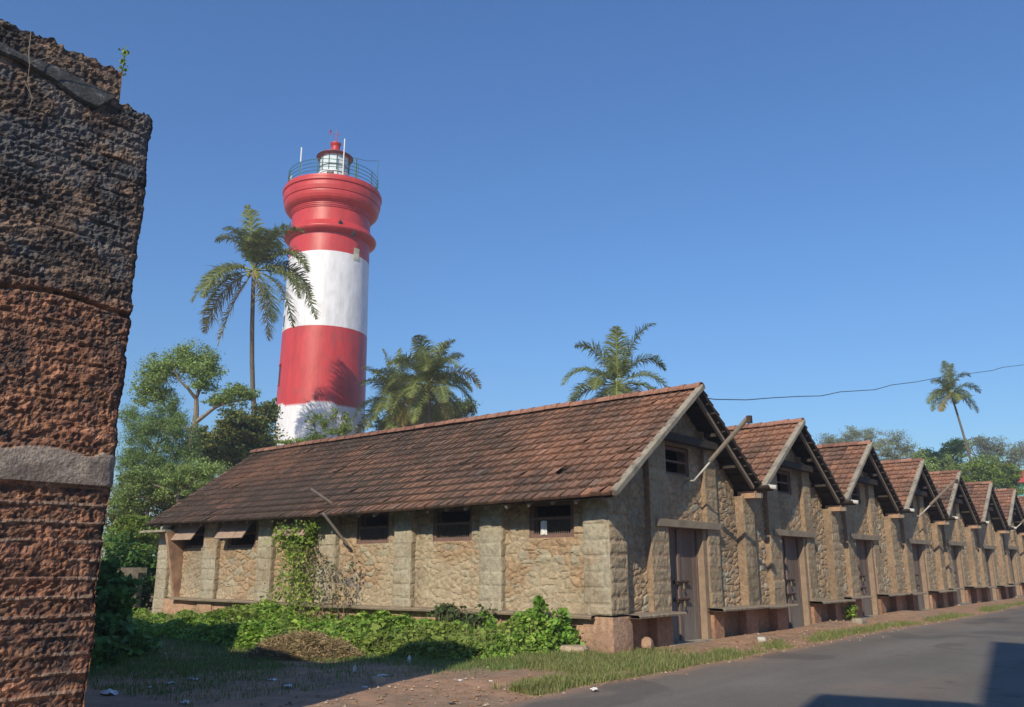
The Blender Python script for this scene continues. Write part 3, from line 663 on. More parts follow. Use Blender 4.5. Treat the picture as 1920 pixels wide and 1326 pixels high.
TH, ZA = np.meshgrid(th, za, indexing='ij'); RR = 3.90-.0155*ZA+.010*(fbm(TH*9, ZA*1.5, 3, 4)-.5)
wh = ((ZA <= 14.302+.03*np.sin(TH*5)) | ((ZA >= 20.807) & (ZA <= 27.402)))[..., None]
cc = np.where(wh, np.array(WHT), np.array(RED))
stk = (sstep(.58, .80, fbm(TH*26, ZA*.30, 4, 5))*.30)[..., None]; cc = cc*(1-stk)+np.where(wh, np.array([.42, .42, .45]), np.array([.26, .05, .05]))*stk
pch = (sstep(.66, .74, fbm(TH*7, ZA*1.1, 4, 8))*.35)[..., None]; cc = cc*(1-pch)+np.where(wh, np.array([.55, .56, .60]), np.array([.22, .08, .08]))*pch
mb.grid(np.stack([LX+RR*np.cos(TH), LY+RR*np.sin(TH), ZA], -1), cc); mb.build('shaft', M['paint'], light, smooth=True)
mb = MB(); pr = [(3.44, 29.1), (3.55, 29.15), (3.85, 29.25), (4.0, 29.4), (4.03, 29.55), (3.99, 29.64), (3.82, 29.68), (3.77, 29.86), (3.66, 30.02), (3.54, 30.1), (3.54, 30.2), (3.44, 30.24)]
revolve(mb, pr, [RED]*len(pr), 96, LX, LY); mb.build('lower_ring', M['paint'], light, smooth=True)
mb = MB(); pr = [(3.45, 29.0), (3.42, 31.7)]; revolve(mb, pr, [RED]*2, 96, LX, LY); mb.build('neck', M['paint'], light, smooth=True)
mb = MB(); pr = [(3.42, 31.4), (3.5, 31.42), (3.5, 31.52), (3.57, 31.55), (3.57, 31.66), (3.63, 31.69), (3.63, 31.78), (3.72, 31.82), (3.9, 31.95), (4.05, 32.12), (4.14, 32.35), (4.18, 32.6), (4.17, 32.68), (4.13, 32.72), (4.22, 32.76), (4.28, 33.1), (4.29, 33.42), (4.24, 33.48), (4.36, 33.56), (4.37, 33.78), (4.28, 33.84), (4.24, 33.9), (4.24, 34.06), (4.1, 34.1), (1.2, 34.18)]
revolve(mb, pr, [RED]*(len(pr)-2)+[(.3, .1, .1)]*2, 96, LX, LY); mb.build('gallery', M['paint'], light, smooth=False)
rl = MB()
for zz in (34.95, 35.3, 35.65, 36.0):
    t = np.linspace(0, 2*math.pi, 65); rl.tube([(LX+3.95*math.cos(a), LY+3.95*math.sin(a), zz) for a in t], .028, 5, cap=False)
for k in range(14):
    a = 2*math.pi*k/14+.1; rl.tube([(LX+3.95*math.cos(a), LY+3.95*math.sin(a), 34.55), (LX+3.95*math.cos(a), LY+3.95*math.sin(a), 36.05)], .05, 6)
rl.build('railing', M['green'], light)
mb = MB(); revolve(mb, [(1.36, 34.6), (1.36, 36.15), (1.42, 36.17), (1.42, 36.3)], [WHT]*4, 32, LX, LY); room = mb.build('lantern_room', M['paint'], light)
mb = MB(); revolve(mb, [(1.30, 36.3), (1.30, 38.1)], [WHT]*2, 12, LX, LY); mb.build('glazing', M['glass'], room)
mb = MB()
for k in range(12):
    a = 2*math.pi*k/12; mb.tube([(LX+1.33*math.cos(a), LY+1.33*math.sin(a), 36.2), (LX+1.33*math.cos(a), LY+1.33*math.sin(a), 38.1)], .035, 5)
t = np.linspace(0, 2*math.pi, 33); mb.tube([(LX+1.33*math.cos(a), LY+1.33*math.sin(a), 36.9) for a in t], .03, 5, cap=False)
mb.build('mullions', M['blackp'], room)
toc = math.atan2(-LY, -LX)
mb = MB(); ta = np.linspace(toc-.02, toc-.5, 5); mb.grid(np.array([[(LX+1.38*math.cos(a), LY+1.38*math.sin(a), z) for z in (34.75, 36.1)] for a in ta])); mb.build('doorway', M['blackp'], room)
mb = MB(); revolve(mb, [(1.2, 37.95), (1.55, 37.95), (1.60, 38.0), (1.58, 38.12), (1.2, 38.35), (.8, 38.55), (.5, 38.68), (.42, 38.7), (.42, 38.8), (.38, 39.15), (.50, 39.4), (.5, 39.5), (0.01, 39.62)], [RED]*13, 40, LX, LY); dome = mb.build('dome', M['redp'], light, smooth=False)
mb = MB(); t = np.linspace(0, 2*math.pi, 41); mb.tube([(LX+1.59*math.cos(a), LY+1.59*math.sin(a), 38.02) for a in t], .06, 6, cap=False); mb.build('eave_rim', M['blackp'], dome)
mb = MB(); mb.tube([(LX, LY, 39.6), (LX, LY, 40.9)], .03, 5); mb.tube([(LX-.4, LY+.3, 40.45), (LX+.4, LY-.3, 40.45)], .02, 5); mb.tube([(LX-.4, LY+.3, 40.75), (LX-.55, LY+.4, 40.3)], .03, 5); mb.box(LX-.5, LX-.35, LY+.3, LY+.36, 40.6, 40.85); mb.tube([(LX+.2, LY-.15, 40.0), (LX-.2, LY+.15, 40.0)], .02, 5); mb.build('weather_vane', M['redp'], light)
rt2 = np.array([rt[0], rt[1], 0]); rt2 = nrm(rt2); fr2 = np.array([math.cos(toc), math.sin(toc), 0])
def LP(side, front, z): return np.array([LX, LY, z])+rt2*side+fr2*front
for (s_, f_, z0, z1, m_, r_) in ((-3.0, 2.4, 34.6, 37.9, 'white', .06), (-3.82, .9, 34.6, 35.9, 'white', .07), (.75, 3.8, 34.6, 38.0, 'white', .05), (3.9, 0.6, 34.6, 37.6, 'green', .035), (1.9, 1.2, 34.6, 37.4, 'green', .09)):
    mb = MB(); mb.tube([LP(s_, f_, z0), LP(s_, f_, z1)], r_, 6); mb.build('aerial', M[m_], light)
mb = MB(); mb.tube([LP(3.9, .6, 37.5), LP(2.9, .5, 37.55), LP(1.5, .3, 38.0), LP(.6, .2, 38.6)], .022, 5); mb.build('stay_wire', M['blackp'], light)
for ch in light.children:
    if ch.name.split('.')[0] in ('railing', 'lantern_room', 'dome', 'weather_vane', 'aerial', 'stay_wire'): ch.location.z = -.45
# wall lamps on the ring, slit windows, loose sheet on the upper white band
for s_, z in ((.75, 29.86), (1.95, 29.0)):
    f_ = math.sqrt(3.62**2-s_**2); mb = MB(); p = LP(s_, f_, z); mb.box(p[0]-.13, p[0]+.13, p[1]-.13, p[1]+.13, z-.12, z+.12); mb.tube([p, p+(0, 0, .35)], .05, 5); mb.build('floodlight', M['blackp'], light)
def slit(side, z, h_, w_, lab):
    r = 3.90-.0155*z+.015; a0 = math.atan2(LP(side, math.sqrt(r*r-side*side), 0)[1]-LY, LP(side, math.sqrt(r*r-side*side), 0)[0]-LX)
    mb = MB(); da = w_/r; T = np.linspace(a0-da/2, a0+da/2, 4); mb.grid(np.array([[(LX+r*math.cos(a), LY+r*math.sin(a), zz) for zz in (z-h_/2, z+h_/2)] for a in T])); o = mb.build('slit_window', M['blackp'], light)
    mb = MB(); r2 = r+.05
    for za, zb, aa, ab in ((z+h_/2, z+h_/2+.15, a0-da*.7, a0+da*.7), (z-h_/2-.12, z-h_/2, a0-da*.7, a0+da*.7)):
        T = np.linspace(aa, ab, 4); mb.grid(np.array([[(LX+rr*math.cos(a), LY+rr*math.sin(a), zz) for rr, zz in ((r, za), (r2, za), (r2, zb), (r, zb))] for a in T]))
    mb.build('surround', M['redp' if lab else 'white'], o)
slit(-3.28, 17.0, 1.6, .45, 1); slit(-3.36, 12.9, .8, .5, 0); slit(-3.15, 26.2, 1.2, .4, 0); slit(-3.22, 21.6, 1.0, .4, 0)
r = 3.90-.0155*27.2+.03
a0 = math.atan2(*(LP(2.55, math.sqrt(r*r-2.55**2), 0)-np.array([LX, LY, 0]))[1::-1]) if False else math.atan2((LP(2.55, math.sqrt(r*r-2.55**2), 0)[1]-LY), (LP(2.55, math.sqrt(r*r-2.55**2), 0)[0]-LX))
mb = MB(); mb.grid(np.array([[(LX+(r+.02*math.sin(z*7))*math.cos(a), LY+(r+.02*math.sin(z*7))*math.sin(a), z+.3*(a-a0)) for z in np.linspace(26.95, 28.05, 6)] for a in np.linspace(a0-.09, a0+.09, 5)])); mb.build('loose_sheet', mat('sheet', (.55, .55, .42), var=.1), light)
# ------------------------------------------------------------------ plants
def leaves(mb, cen, size, cols, rs, flat=0., asp=.55, vary=1.):
    """diamond leaves at centres; flat>0 makes them face the sky more"""
    n = len(cen); d = rs.normal(size=(n, 3)); d /= np.linalg.norm(d, axis=1)[:, None]
    nn = rs.normal(size=(n, 3)); nn[:, 2] += flat*2; a = np.cross(d, nn); a /= np.linalg.norm(a, axis=1)[:, None]+1e-9
    d = np.cross(a, nn); d /= np.linalg.norm(d, axis=1)[:, None]+1e-9
    s = (size*(.45+1.1*rs.rand(n)**1.3*vary))[:, None]
    nl = np.cross(a, d)
    v = np.stack([cen-d*s*.5, cen+a*s*asp*.5-nl*s*.06, cen+d*s*.5-nl*s*.1, cen-a*s*asp*.5-nl*s*.06], 1)
    f = np.arange(n*4).reshape(n, 4)
    mb.add(v.reshape(-1, 3), f, np.repeat(cols, 4, 0))
GREENS = np.array([[.055, .11, .022], [.075, .14, .025], [.04, .085, .02], [.10, .15, .03]])
def pick(rs, n, pal=GREENS, v=.3):
    c = pal[rs.randint(len(pal), size=n)]; return np.clip(c*(1+v*(rs.rand(n, 1)*2-1)), 0, 1)
def blob_points(rs, c, r, n, shell=.55):
    d = rs.normal(size=(n, 3)); d /= np.linalg.norm(d, axis=1)[:, None]
    t = (shell+(1-shell)*rs.rand(n))[:, None]
    return np.array(c)+d*t*np.array(r)
def rough_blob(rs, c, r, n, sub=9):
    """uneven clump made of many small leaf sprays with gaps between them"""
    out = []; r = np.array(r); sub = int(sub*2.2); k = max(n//sub, 4)
    cs = blob_points(rs, c, r*1.12, sub, .15)
    for q in cs:
        w_ = r*(.10+.22*rs.rand()**1.5); w_ = w_*np.array([1.15, 1.15, .75])
        out.append(np.array(q)+np.clip(rs.normal(size=(k, 3)), -2, 2)*w_)
    return np.concatenate(out)
def branchy(mb, paths, col=(.16, .13, .10)):
    for pts, r0, r1 in paths:
        pts = np.array(pts); m = len(pts); mb.tube(pts, np.linspace(r0, r1, m), 7, col)
def jitter_path(rs, a, b, n, amp):
    a = np.array(a); b = np.array(b); t = np.linspace(0, 1, n)[:, None]; L_ = np.linalg.norm(b-a)
    off = rs.normal(size=(n, 3))*amp*L_; off[0] = 0; off[-1] = 0; return a+(b-a)*t+off
def tree(name, label, base, trunk_top, clumps, nleaf, lsize, pal, seed, group=None, cat='tree', r0=.25, sub=9, flat=.2, twigs=0, asp=.55):
    """clumps: list of (centre, radii)"""
    rs = np.random.RandomState(seed); base = np.array(base, float)
    root = empty(name, tuple(base)); tag(root, label, cat, group)
    mb = MB(); tt = np.array(trunk_top, float)
    mid = (base+tt)/2+rs.normal(size=3)*.03*np.linalg.norm(tt-base)
    branchy(mb, [([base, mid, tt], r0, r0*.6)])
    for c, r in clumps:
        c = np.array(c, float); p = jitter_path(rs, tt, c, 5, .05); branchy(mb, [(p, r0*.5, r0*.13)])
        for q in range(5+twigs):
            e = c+(rs.rand(3)-.5)*2*np.array(r)*.8; branchy(mb, [(jitter_path(rs, p[3], e, 4, .08), r0*.16, r0*.04)])
    mb.build('trunk', M['bark'], root)
    mb = MB(); tot = sum(np.prod(r)**(2/3) for _, r in clumps)
    for c, r in clumps:
        n = int(1.7*nleaf*np.prod(r)**(2/3)/tot); pts = rough_blob(rs, c, r, n, sub)
        t = pick(rs, len(pts), pal)*(.8+.4*rs.rand()); leaves(mb, pts, lsize*.72, t, rs, flat, asp)
    mb.build('crown', M['leaf'], root)
    return root
# coconut palms
def palm(label, crown, base, L_, seed, nf=24, lean=None, pal=None, nuts=True, upright=.0, spec=None, yellow=.2):
    rs = np.random.RandomState(seed); crown = np.array(crown, float); base = np.array(base, float)
    root = empty('coconut_palm', tuple(base)); tag(root, label, 'palm', 'coconut palms')
    mb = MB(); pts = []
    for t in np.linspace(0, 1, 12):
        p = base+(crown-base)*t
        if lean is not None: p = p+np.array(lean)*math.sin(math.pi*t)
        pts.append(p)
    rad = np.linspace(L_*.045, L_*.028, 12); rad[0] *= 1.3
    mb.tube(pts, rad, 10, (.17, .145, .12)); mb.build('trunk', M['bark'], root, smooth=True)
    for k in range(nf):
        if spec is not None and k < len(spec):
            side, elev_, fwd_, ln = spec[k]       # in the plane facing the camera
            d0 = nrm(rt2*side+np.array([0, 0, 1])*elev_-np.array([fw[0], fw[1], 0])*fwd_)
        else:
            a = k*2.39996+rs.rand()*.5; t = k/nf; el = math.radians(82-118*t**1.0+rs.rand()*14-7)
            d0 = np.array([math.cos(a)*math.cos(el), math.sin(a)*math.cos(el), math.sin(el)]); ln = 1.
        ln = ln*L_*(.88+.2*rs.rand()); seg = 16
        age = k/nf if spec is None or k >= len(spec) else float(np.clip(.6-.6*d0[2], 0, 1))
        p = crown.copy(); d = d0.copy(); path = [p.copy()]; dirs = [d.copy()]
        droop = (.085 if spec is not None else .06)+.05*rs.rand()+.02*(d0[2] < .3)
        for s in range(seg):
            hz = math.hypot(d[0], d[1])
            d = nrm(d+np.array([0, 0, -droop*(.3+hz)*(.3+1.8*s/seg)])); p = p+d*ln/seg; path.append(p.copy()); dirs.append(d.copy())
        path = np.array(path); dirs = np.array(dirs)
        mb = MB(); yl = rs.rand() < yellow*(.3+1.5*age) if spec is None else (d0[2] < -.3 and rs.rand() < yellow*2)
        g1 = np.array([.13, .18, .05]) if not yl else np.array([.22, .21, .045]); g2 = np.array([.24, .26, .075]) if not yl else np.array([.32, .26, .07])
        mb.tube(path, np.linspace(L_*.011, L_*.003, seg+1), 5, g2*1.4)
        nl = 84; ts = np.linspace(.14, 1, nl); 
        roll = (rs.rand()-.5)*.9
        for sgn in (-1, 1):
            ii = ts*seg; i0 = np.clip(ii.astype(int), 0, seg-1); fr_ = (ii-i0)[:, None]
            b = path[i0]*(1-fr_)+path[i0+1]*fr_; dd = dirs[i0]
            sd = np.cross(dd, np.array([0, 0, 1.])); sd = sd/(np.linalg.norm(sd, axis=1)[:, None]+1e-6)
            upn = np.cross(sd, dd); sd = sd*math.cos(roll)+upn*math.sin(roll)
            ll = (L_*.29*np.sin(np.pi*np.clip(ts*.86+.12, 0, 1))**.7*(.85+.3*rs.rand(nl)))[:, None]
            dl = sd*sgn*.8+dd*.55+upn*.12+rs.normal(size=(nl, 3))*.17; dl /= np.linalg.norm(dl, axis=1)[:, None]
            m1 = b+dl*ll*.5; dl2 = dl+np.array([0, 0, -.55])*(.6+.9*rs.rand(nl, 1)); dl2 /= np.linalg.norm(dl2, axis=1)[:, None]; e = m1+dl2*ll*.5
            wv = np.cross(dl, upn); wv = dd*.5+np.cross(dl, np.array([0, 0, 1.]))*.0; wd = L_*.0065
            wv = dd/np.linalg.norm(dd, axis=1)[:, None]*wd
            v = np.stack([b-wv, b+wv, m1+wv*1.1, m1-wv*1.1, e], 1); f = []
            o5 = np.arange(nl)*5
            q4 = np.stack([o5, o5+1, o5+2, o5+3], 1).tolist(); q3 = np.stack([o5+3, o5+2, o5+4], 1).tolist()
            c = g1+(g2-g1)*rs.rand(nl, 1); c = c*(.75+.5*rs.rand(nl, 1)); tipc = c.copy()
            if yl: tipc = c*.5+np.array([.18, .11, .04])
            cc = np.stack([c, c, c, c, tipc], 1)
            mb.add(v.reshape(-1, 3), q4+q3, cc.reshape(-1, 3))
        mb.build('frond', M['leaf'], root)
    if nuts:
        for k in range(9):
            a = rs.rand()*6.28; c = crown+np.array([math.cos(a)*L_*.07, math.sin(a)*L_*.07, -L_*(.03+.05*rs.rand())])
            mb = MB(); r_ = L_*.026; th = np.linspace(0, math.pi, 6)
            mb.grid(np.array([[(c[0]+r_*math.sin(t)*math.cos(b), c[1]+r_*math.sin(t)*math.sin(b), c[2]-r_*1.2*math.cos(t)) for b in np.linspace(0, 6.2832, 9)] for t in th]))
            mb.build('coconut', M['coconut'], root, smooth=True)
    return root
# side, up, toward-camera, length   (read off the nearest palm)
spec1 = [(-.08, 1, .1, .95), (.25, 1, -.2, .95), (.45, 1, .1, .95), (.1, 1, -.5, .9), (-.25, 1, .3, .8), (-.42, 1, .1, .8), (.62, 1, -.3, .95), (.05, 1, .5, .8), (.35, 1, .5, .75), (.8, .75, .2, 1.05), (.9, .55, -.3, 1.0), (1, .25, .3, 1.05), (1, .1, 0, 1.25), (.8, -.25, .2, 1.15), (.6, -.5, .4, 1.1), (.4, -.8, .1, 1.1), (-.42, -.75, .1, 1.15), (-.6, -.3, .1, 1.15), (-.85, -.1, .2, 1.1), (-.95, .3, .2, 1.05), (-1, .55, -.2, 1.05), (-.7, .1, .7, .9), (.4, .25, .8, .7), (.5, .0, -.8, .9), (-.4, .4, -.8, .9), (.3, -.8, -.3, 1.0)]
def dn(p, z=0): return (p[0], p[1], z)
c1 = P(476, 508, 58); b1 = P(510, 850, 59); b1 = b1+(b1-c1)*(b1[2]/(c1[2]-b1[2])); b1[2] = 0
palm('tall coconut palm leaning in front of the lighthouse, crown over its white band', c1, b1, 4.9, 3, nf=22, spec=spec1, lean=(-.72, .62, 0), yellow=.32)
c2 = P(806, 722, 60); palm('dark coconut palm right of the lighthouse, rising above the ridge', c2, dn(c2+(.6, .2, 0)), 4.1, 11, nf=30, yellow=.08)
c2 = P(742, 752, 66); palm('lower shaded coconut palm between the lighthouse and the dark palm', c2, dn(c2+(.4, .4, 0)), 4.1, 14, nf=26, yellow=.1, nuts=False)
spec3 = [(-.02, 1, .2, 1.0), (.3, 1, .1, 1.1), (.55, .9, 0, 1.05), (-.4, 1, -.1, 1.0), (.95, .7, 0, 1.1), (1, .25, .1, 1.15), (-.9, .75, .1, 1.05), (-1, .4, 0, 1.1), (-1, .1, .1, 1.15), (-.7, -.35, .2, 1.1), (.3, -.3, .8, .8), (-.15, .1, .9, .8), (-.5, .5, .6, .8), (.7, -.25, -.3, .9), (.1, .9, -.5, 1), (-.6, 0, -.8, .9), (.5, .3, -.8, 1), (-.35, -.7, .4, .9)]
c3 = P(1158, 722, 54); palm('bright coconut palm behind the ridge of the nearest shed', c3, dn(c3+(.2, .2, 0)), 4.2, 21, nf=18, spec=spec3, yellow=.12)
spec4 = [(-.1, 1, .1, 1.05), (.12, 1, 0, 1.0), (.35, 1, .1, .95), (-.5, 1, .1, .85), (.8, .7, 0, 1.05), (1, .2, 0, 1.0), (-1, .35, 0, .9), (-1, .1, .1, .9), (-.7, .5, .4, .7), (.4, .3, .7, .7), (.7, -.15, .2, .8), (-.6, -.2, .2, .8), (.2, .7, -.5, .9), (-.3, .6, -.6, .8), (.1, .1, .9, .5), (.5, .5, -.7, .8)]
c4 = P(1783, 738, 85); b4 = P(1822, 905, 85); b4 = b4+(b4-c4)*(b4[2]/(c4[2]-b4[2])); b4[2] = 0
palm('small far coconut palm with a long bent bare trunk at the right', c4, b4, 3.4, 31, nf=16, spec=spec4, lean=(.35, -.35, 0), yellow=.45)

# left background trees
def PR(px, d): return px*d/F
DK = np.array([[.08, .115, .035], [.10, .135, .04], [.06, .09, .035], [.17, .15, .035]])
BL = np.array([[.15, .23, .07], [.18, .27, .08], [.12, .18, .06], [.20, .26, .10]])
PALE = np.array([[.22, .25, .15], [.25, .27, .16], [.18, .21, .13]])
LIME = np.array([[.17, .27, .04], [.21, .31, .05], [.13, .21, .035], [.28, .32, .07]])
DK = DK*1.35; BL = BL*1.45*np.array([1.05, 1, .9]); PALE = PALE*1.15; LIME = LIME*1.2
def clumps_px(lst, d0, rs):
    out = []
    for u, v, ru, rv, dd in lst: out.append((P(u, v, d0+dd), (PR(ru, d0), PR(ru, d0), PR(rv, d0))))
    return out
rs0 = np.random.RandomState(5)
d = 44
root = empty('spreading_tree', tuple(dn(P(352, 880, d)))); tag(root, 'tall tree with forked pale branches and open crown left of the lighthouse', 'tree')
mb = MB(); px = lambda l: [P(u, v, d+q) for u, v, q in l]
base = np.array(dn(P(345, 900, d)))
branchy(mb, [([base]+px([(352, 870, 0), (358, 830, 0), (366, 795, 0)]), .3, .2), (px([(366, 795, 0), (368, 770, 0), (368, 745, 0), (380, 718, .5), (384, 708, .6)]), .16, .06),
             (px([(367, 792, 0), (385, 778, -.3), (402, 765, -.5), (425, 755, -.8), (455, 750, -1)]), .12, .04), (px([(368, 748, 0), (352, 728, -.4), (338, 715, -.6), (325, 690, -.8)]), .1, .03),
             (px([(362, 812, 0), (335, 790, .5), (312, 765, .8), (295, 745, 1)]), .1, .03), (px([(368, 748, 0), (376, 716, 0), (388, 690, 0), (384, 665, 0)]), .07, .03), (px([(353, 860, 0), (330, 830, .8), (318, 790, 1)]), .09, .03)], (.24, .20, .16))
mb.build('trunk', M['bark'], root)
cl = [(345, 680, 30, 28, 0), (385, 670, 22, 22, .5), (378, 700, 28, 22, -.3), (395, 690, 16, 20, .3), (305, 690, 26, 24, .3), (283, 725, 25, 27, .8), (292, 700, 22, 20, -.5), (300, 745, 22, 16, .5), (420, 752, 26, 14, -.6), (448, 738, 24, 14, -1), (440, 730, 18, 10, -.7), (470, 740, 12, 9, -1), (385, 725, 22, 10, 0), (270, 740, 12, 20, .5), (345, 655, 14, 8, .2), (400, 752, 12, 9, 0)]
mb = MB()
for c, r in clumps_px(cl, d, rs0):
    r = np.array(r)*1.25; n = int(2300*(r[0]*r[2])/.45); pts = rough_blob(rs0, c, r, max(n, 700), 16); leaves(mb, pts, .10, pick(rs0, len(pts), BL)*(.85+.3*rs0.rand()), rs0, .4)
mb.build('crown', M['leaf'], root)
def quick(name, label, d, base_uv, top_uv, cl, n, ls, pal, seed, **k):
    rs = np.random.RandomState(seed); return tree(name, label, dn(P(*base_uv, d)), P(*top_uv, d), clumps_px(cl, d, rs), n, ls, pal, seed, **k)
quick('feathery_tree', 'feathery grey green tree behind the ruined wall at the left', 38, (285, 900), (290, 850), [(265, 810, 34, 36, 0), (300, 790, 30, 30, 1), (330, 800, 34, 40, .5), (250, 860, 34, 34, 0), (300, 870, 45, 40, 0), (350, 850, 30, 40, 1), (245, 780, 20, 20, .5), (325, 760, 14, 22, .5), (270, 905, 50, 30, 0), (345, 900, 40, 36, 0)], 52000, .12, PALE*np.array([.8, 1.05, .6]), 41, r0=.10, sub=26, twigs=2, asp=.3)
quick('dense_tree', 'dense dark tree with orange tipped leaves above the roof left of the lighthouse', 50, (450, 900), (450, 850), [(450, 800, 40, 30, 0), (480, 830, 36, 34, 0), (420, 830, 40, 30, 0), (400, 860, 40, 30, 0), (495, 790, 22, 34, .5), (440, 860, 50, 36, 0), (380, 830, 26, 24, .5), (510, 765, 12, 20, 1)], 24000, .24, DK, 42, r0=.25, sub=12)
quick('broad_tree', 'low bright green tree directly beyond the hipped end of the roof', 36, (330, 960), (335, 930), [(380, 890, 40, 26, 0), (340, 900, 40, 30, 0), (300, 930, 46, 26, .5), (260, 900, 36, 30, 0), (240, 940, 30, 30, 0)], 16000, .12, BL*.9, 43, r0=.15, sub=12)
quick('garden_bush', 'yellow green bush standing behind the compound wall', 31, (245, 1080), (245, 1050), [(240, 985, 34, 26, 0), (250, 1020, 36, 34, 0), (225, 1040, 20, 26, 0), (268, 1045, 18, 30, .3), (262, 975, 18, 14, .3), (235, 1070, 26, 20, 0)], 12000, .11, LIME*.8, 44, r0=.05, sub=12)
quick('roadside_tree', 'leafy shrub top sticking up between roof ridge and lighthouse base', 47, (610, 900), (612, 850), [(560, 830, 26, 14, 0), (590, 820, 20, 16, 0), (640, 808, 26, 14, 0), (610, 790, 16, 22, .3), (650, 785, 12, 16, .3), (530, 833, 22, 8, 0), (585, 790, 12, 18, 0), (628, 775, 8, 14, 0)], 4200, .13, LIME*.8, 45, r0=.05, sub=9, twigs=8)
quick('round_tree', 'dark round crowned tree behind the dark palm above the ridge', 70, (830, 900), (830, 820), [(860, 770, 34, 26, 0), (820, 780, 40, 26, 0), (770, 790, 40, 20, 0), (880, 765, 14, 14, 0), (720, 795, 24, 14, 0)], 12000, .22, DK*.9, 46, r0=.2, sub=12)
quick('hedge_tree', 'low dense tree filling the gap behind the compound wall', 40, (300, 1080), (300, 1030), [(250, 960, 60, 40, 0), (330, 950, 50, 40, 0), (290, 1010, 60, 40, 0), (230, 1030, 40, 40, 0), (400, 930, 40, 30, 0)], 16000, .17, DK, 53, r0=.15, sub=16)
# right background
quick('wispy_tree', 'wispy grey green tree above the third and fourth shed roofs', 105, (1590, 900), (1590, 850), [(1600, 815, 24, 20, 0), (1560, 828, 26, 16, 0), (1632, 815, 22, 14, 0), (1580, 840, 34, 20, 0), (1640, 838, 30, 18, 0), (1540, 838, 12, 12, 0)], 9000, .2, PALE, 47, r0=.16, sub=14, twigs=8)
quick('wispy_tree', 'wispy thin tree right of the other wispy one, over the fourth shed', 100, (1680, 920), (1680, 860), [(1680, 828, 26, 18, 0), (1660, 845, 24, 20, 0), (1700, 845, 22, 18, 0), (1675, 860, 34, 18, 0), (1720, 856, 14, 12, 0)], 6500, .2, PALE, 48, r0=.16, sub=14, twigs=10)
quick('broad_tree', 'bright green broad tree left of the bent palm trunk', 90, (1770, 940), (1770, 900), [(1750, 860, 30, 20, 0), (1780, 845, 26, 18, 0), (1795, 835, 20, 14, 0), (1735, 875, 30, 20, 0), (1775, 880, 40, 24, 0), (1720, 868, 18, 12, 0)], 16000, .26, BL, 49, r0=.3, sub=12)
quick('broad_tree', 'yellow flecked green tree right of the bent palm trunk', 84, (1850, 960), (1850, 920), [(1840, 875, 30, 22, 0), (1860, 890, 36, 24, 0), (1885, 905, 26, 22, 0), (1830, 900, 30, 20, 0), (1890, 935, 30, 30, 0), (1800, 890, 20, 16, 0), (1895, 885, 16, 10, 0)], 18000, .26, LIME*.7, 50, r0=.3, sub=12)
quick('grey_tree', 'grey green open crowned tree behind the red roofed house', 120, (1880, 950), (1880, 880), [(1840, 828, 22, 16, 0), (1870, 840, 24, 18, 0), (1905, 850, 24, 18, 0), (1850, 850, 22, 14, 0), (1935, 850, 24, 24, 0), (1812, 840, 16, 14, 0), (1890, 870, 30, 14, 0)], 10000, .26, PALE*.9, 51, r0=.3, sub=14, twigs=4)
quick('far_tree', 'green tree beyond the sixth and seventh shed roofs', 96, (1700, 960), (1700, 930), [(1700, 885, 26, 16, 0), (1740, 900, 36, 18, 0), (1800, 915, 40, 18, 0), (1850, 925, 30, 20, 0)], 9000, .26, BL*.8, 52, r0=.3, sub=12)
# red roofed house far right
h0 = P(1935, 900, 100); root = empty('house', (h0[0], h0[1], 0)); tag(root, 'turquoise house with a red hipped roof at the right edge', 'house')
zt = h0[2]
mb = MB(); mb.box(h0[0]-4, h0[0]+8, h0[1]-3, h0[1]+3, 0, zt-.6); mb.build('wall', M['turq'], root)
mb = MB(); x0, x1, y0, y1 = h0[0]-4.6, h0[0]+8.6, h0[1]-3.6, h0[1]+3.6; z = zt-.6
mb.add([(x0, y0, z), (x1, y0, z), (x1, y1, z), (x0, y1, z), (x0+4, h0[1], z+2.1), (x1-4, h0[1], z+2.1)], [(0, 1, 5, 4), (1, 2, 5), (2, 3, 4, 5), (3, 0, 4), (3, 2, 1, 0)]); mb.build('roof', M['redroof'], root)
for k in range(3):
    mb = MB(); mb.box(h0[0]-4.03, h0[0]-3.9, h0[1]-2.4+k*1.8, h0[1]-1.4+k*1.8, zt-2.6, zt-1.4); mb.build('window', M['blackp'], root)
# ------------------------------------------------------------------ ground, road
def rdedge(x): return 7.16+.10*np.sin(x*.31+1)+.22*(fbm(x*.9, x*0, 4, 3)-.5)-.5*np.clip((9.5-x)/4, 0, 3)**1.3
def gheight(x, y):
    h = .05*(fbm(x*.6, y*.6, 4, 1)-.5)+.02*(fbm(x*3, y*3, 3, 2)-.5)
    off = sstep(-.15, .5, y-rdedge(x))
    inb = sstep(9.2, 9.4, y)*sstep(13.8, 14.0, x)
    m = .10*np.exp(-((x-24.5)/1.6)**2-((y-8.9)/.5)**2)+.14*np.exp(-((x-31)/2.2)**2-((y-8.9)/.6)**2)+.08*np.exp(-((x-19)/1)**2-((y-8.8)/.4)**2)
    far = sstep(45, 120, np.hypot(x, y))
    return np.where(off > 0, off*(h+.02+m)*(1-inb)*(1-far), 0)-.012*(1-off)
def axg(lo, hi, fine, flo, fhi, far):
    a = list(np.arange(flo, fhi, fine)); l = []; x = flo; s = fine
    while x > lo: s *= 1.35; x -= s; l.append(x)
    r = []; x = fhi; s = fine
    while x < hi: r.append(x); s *= 1.35; x += s
    return np.array(l[::-1]+a+r+[hi])
gx = axg(-900, 900, .09, 5, 34, 0); gy = axg(-900, 900, .07, 6, 14, 0)
GX, GY = np.meshgrid(gx, gy, indexing='ij')
mb = MB(); mb.grid(np.stack([GX, GY, gheight(GX, GY)], -1)); tag(mb.build('ground', M['soil'], origin=(0, 0, 0)), kind='structure')
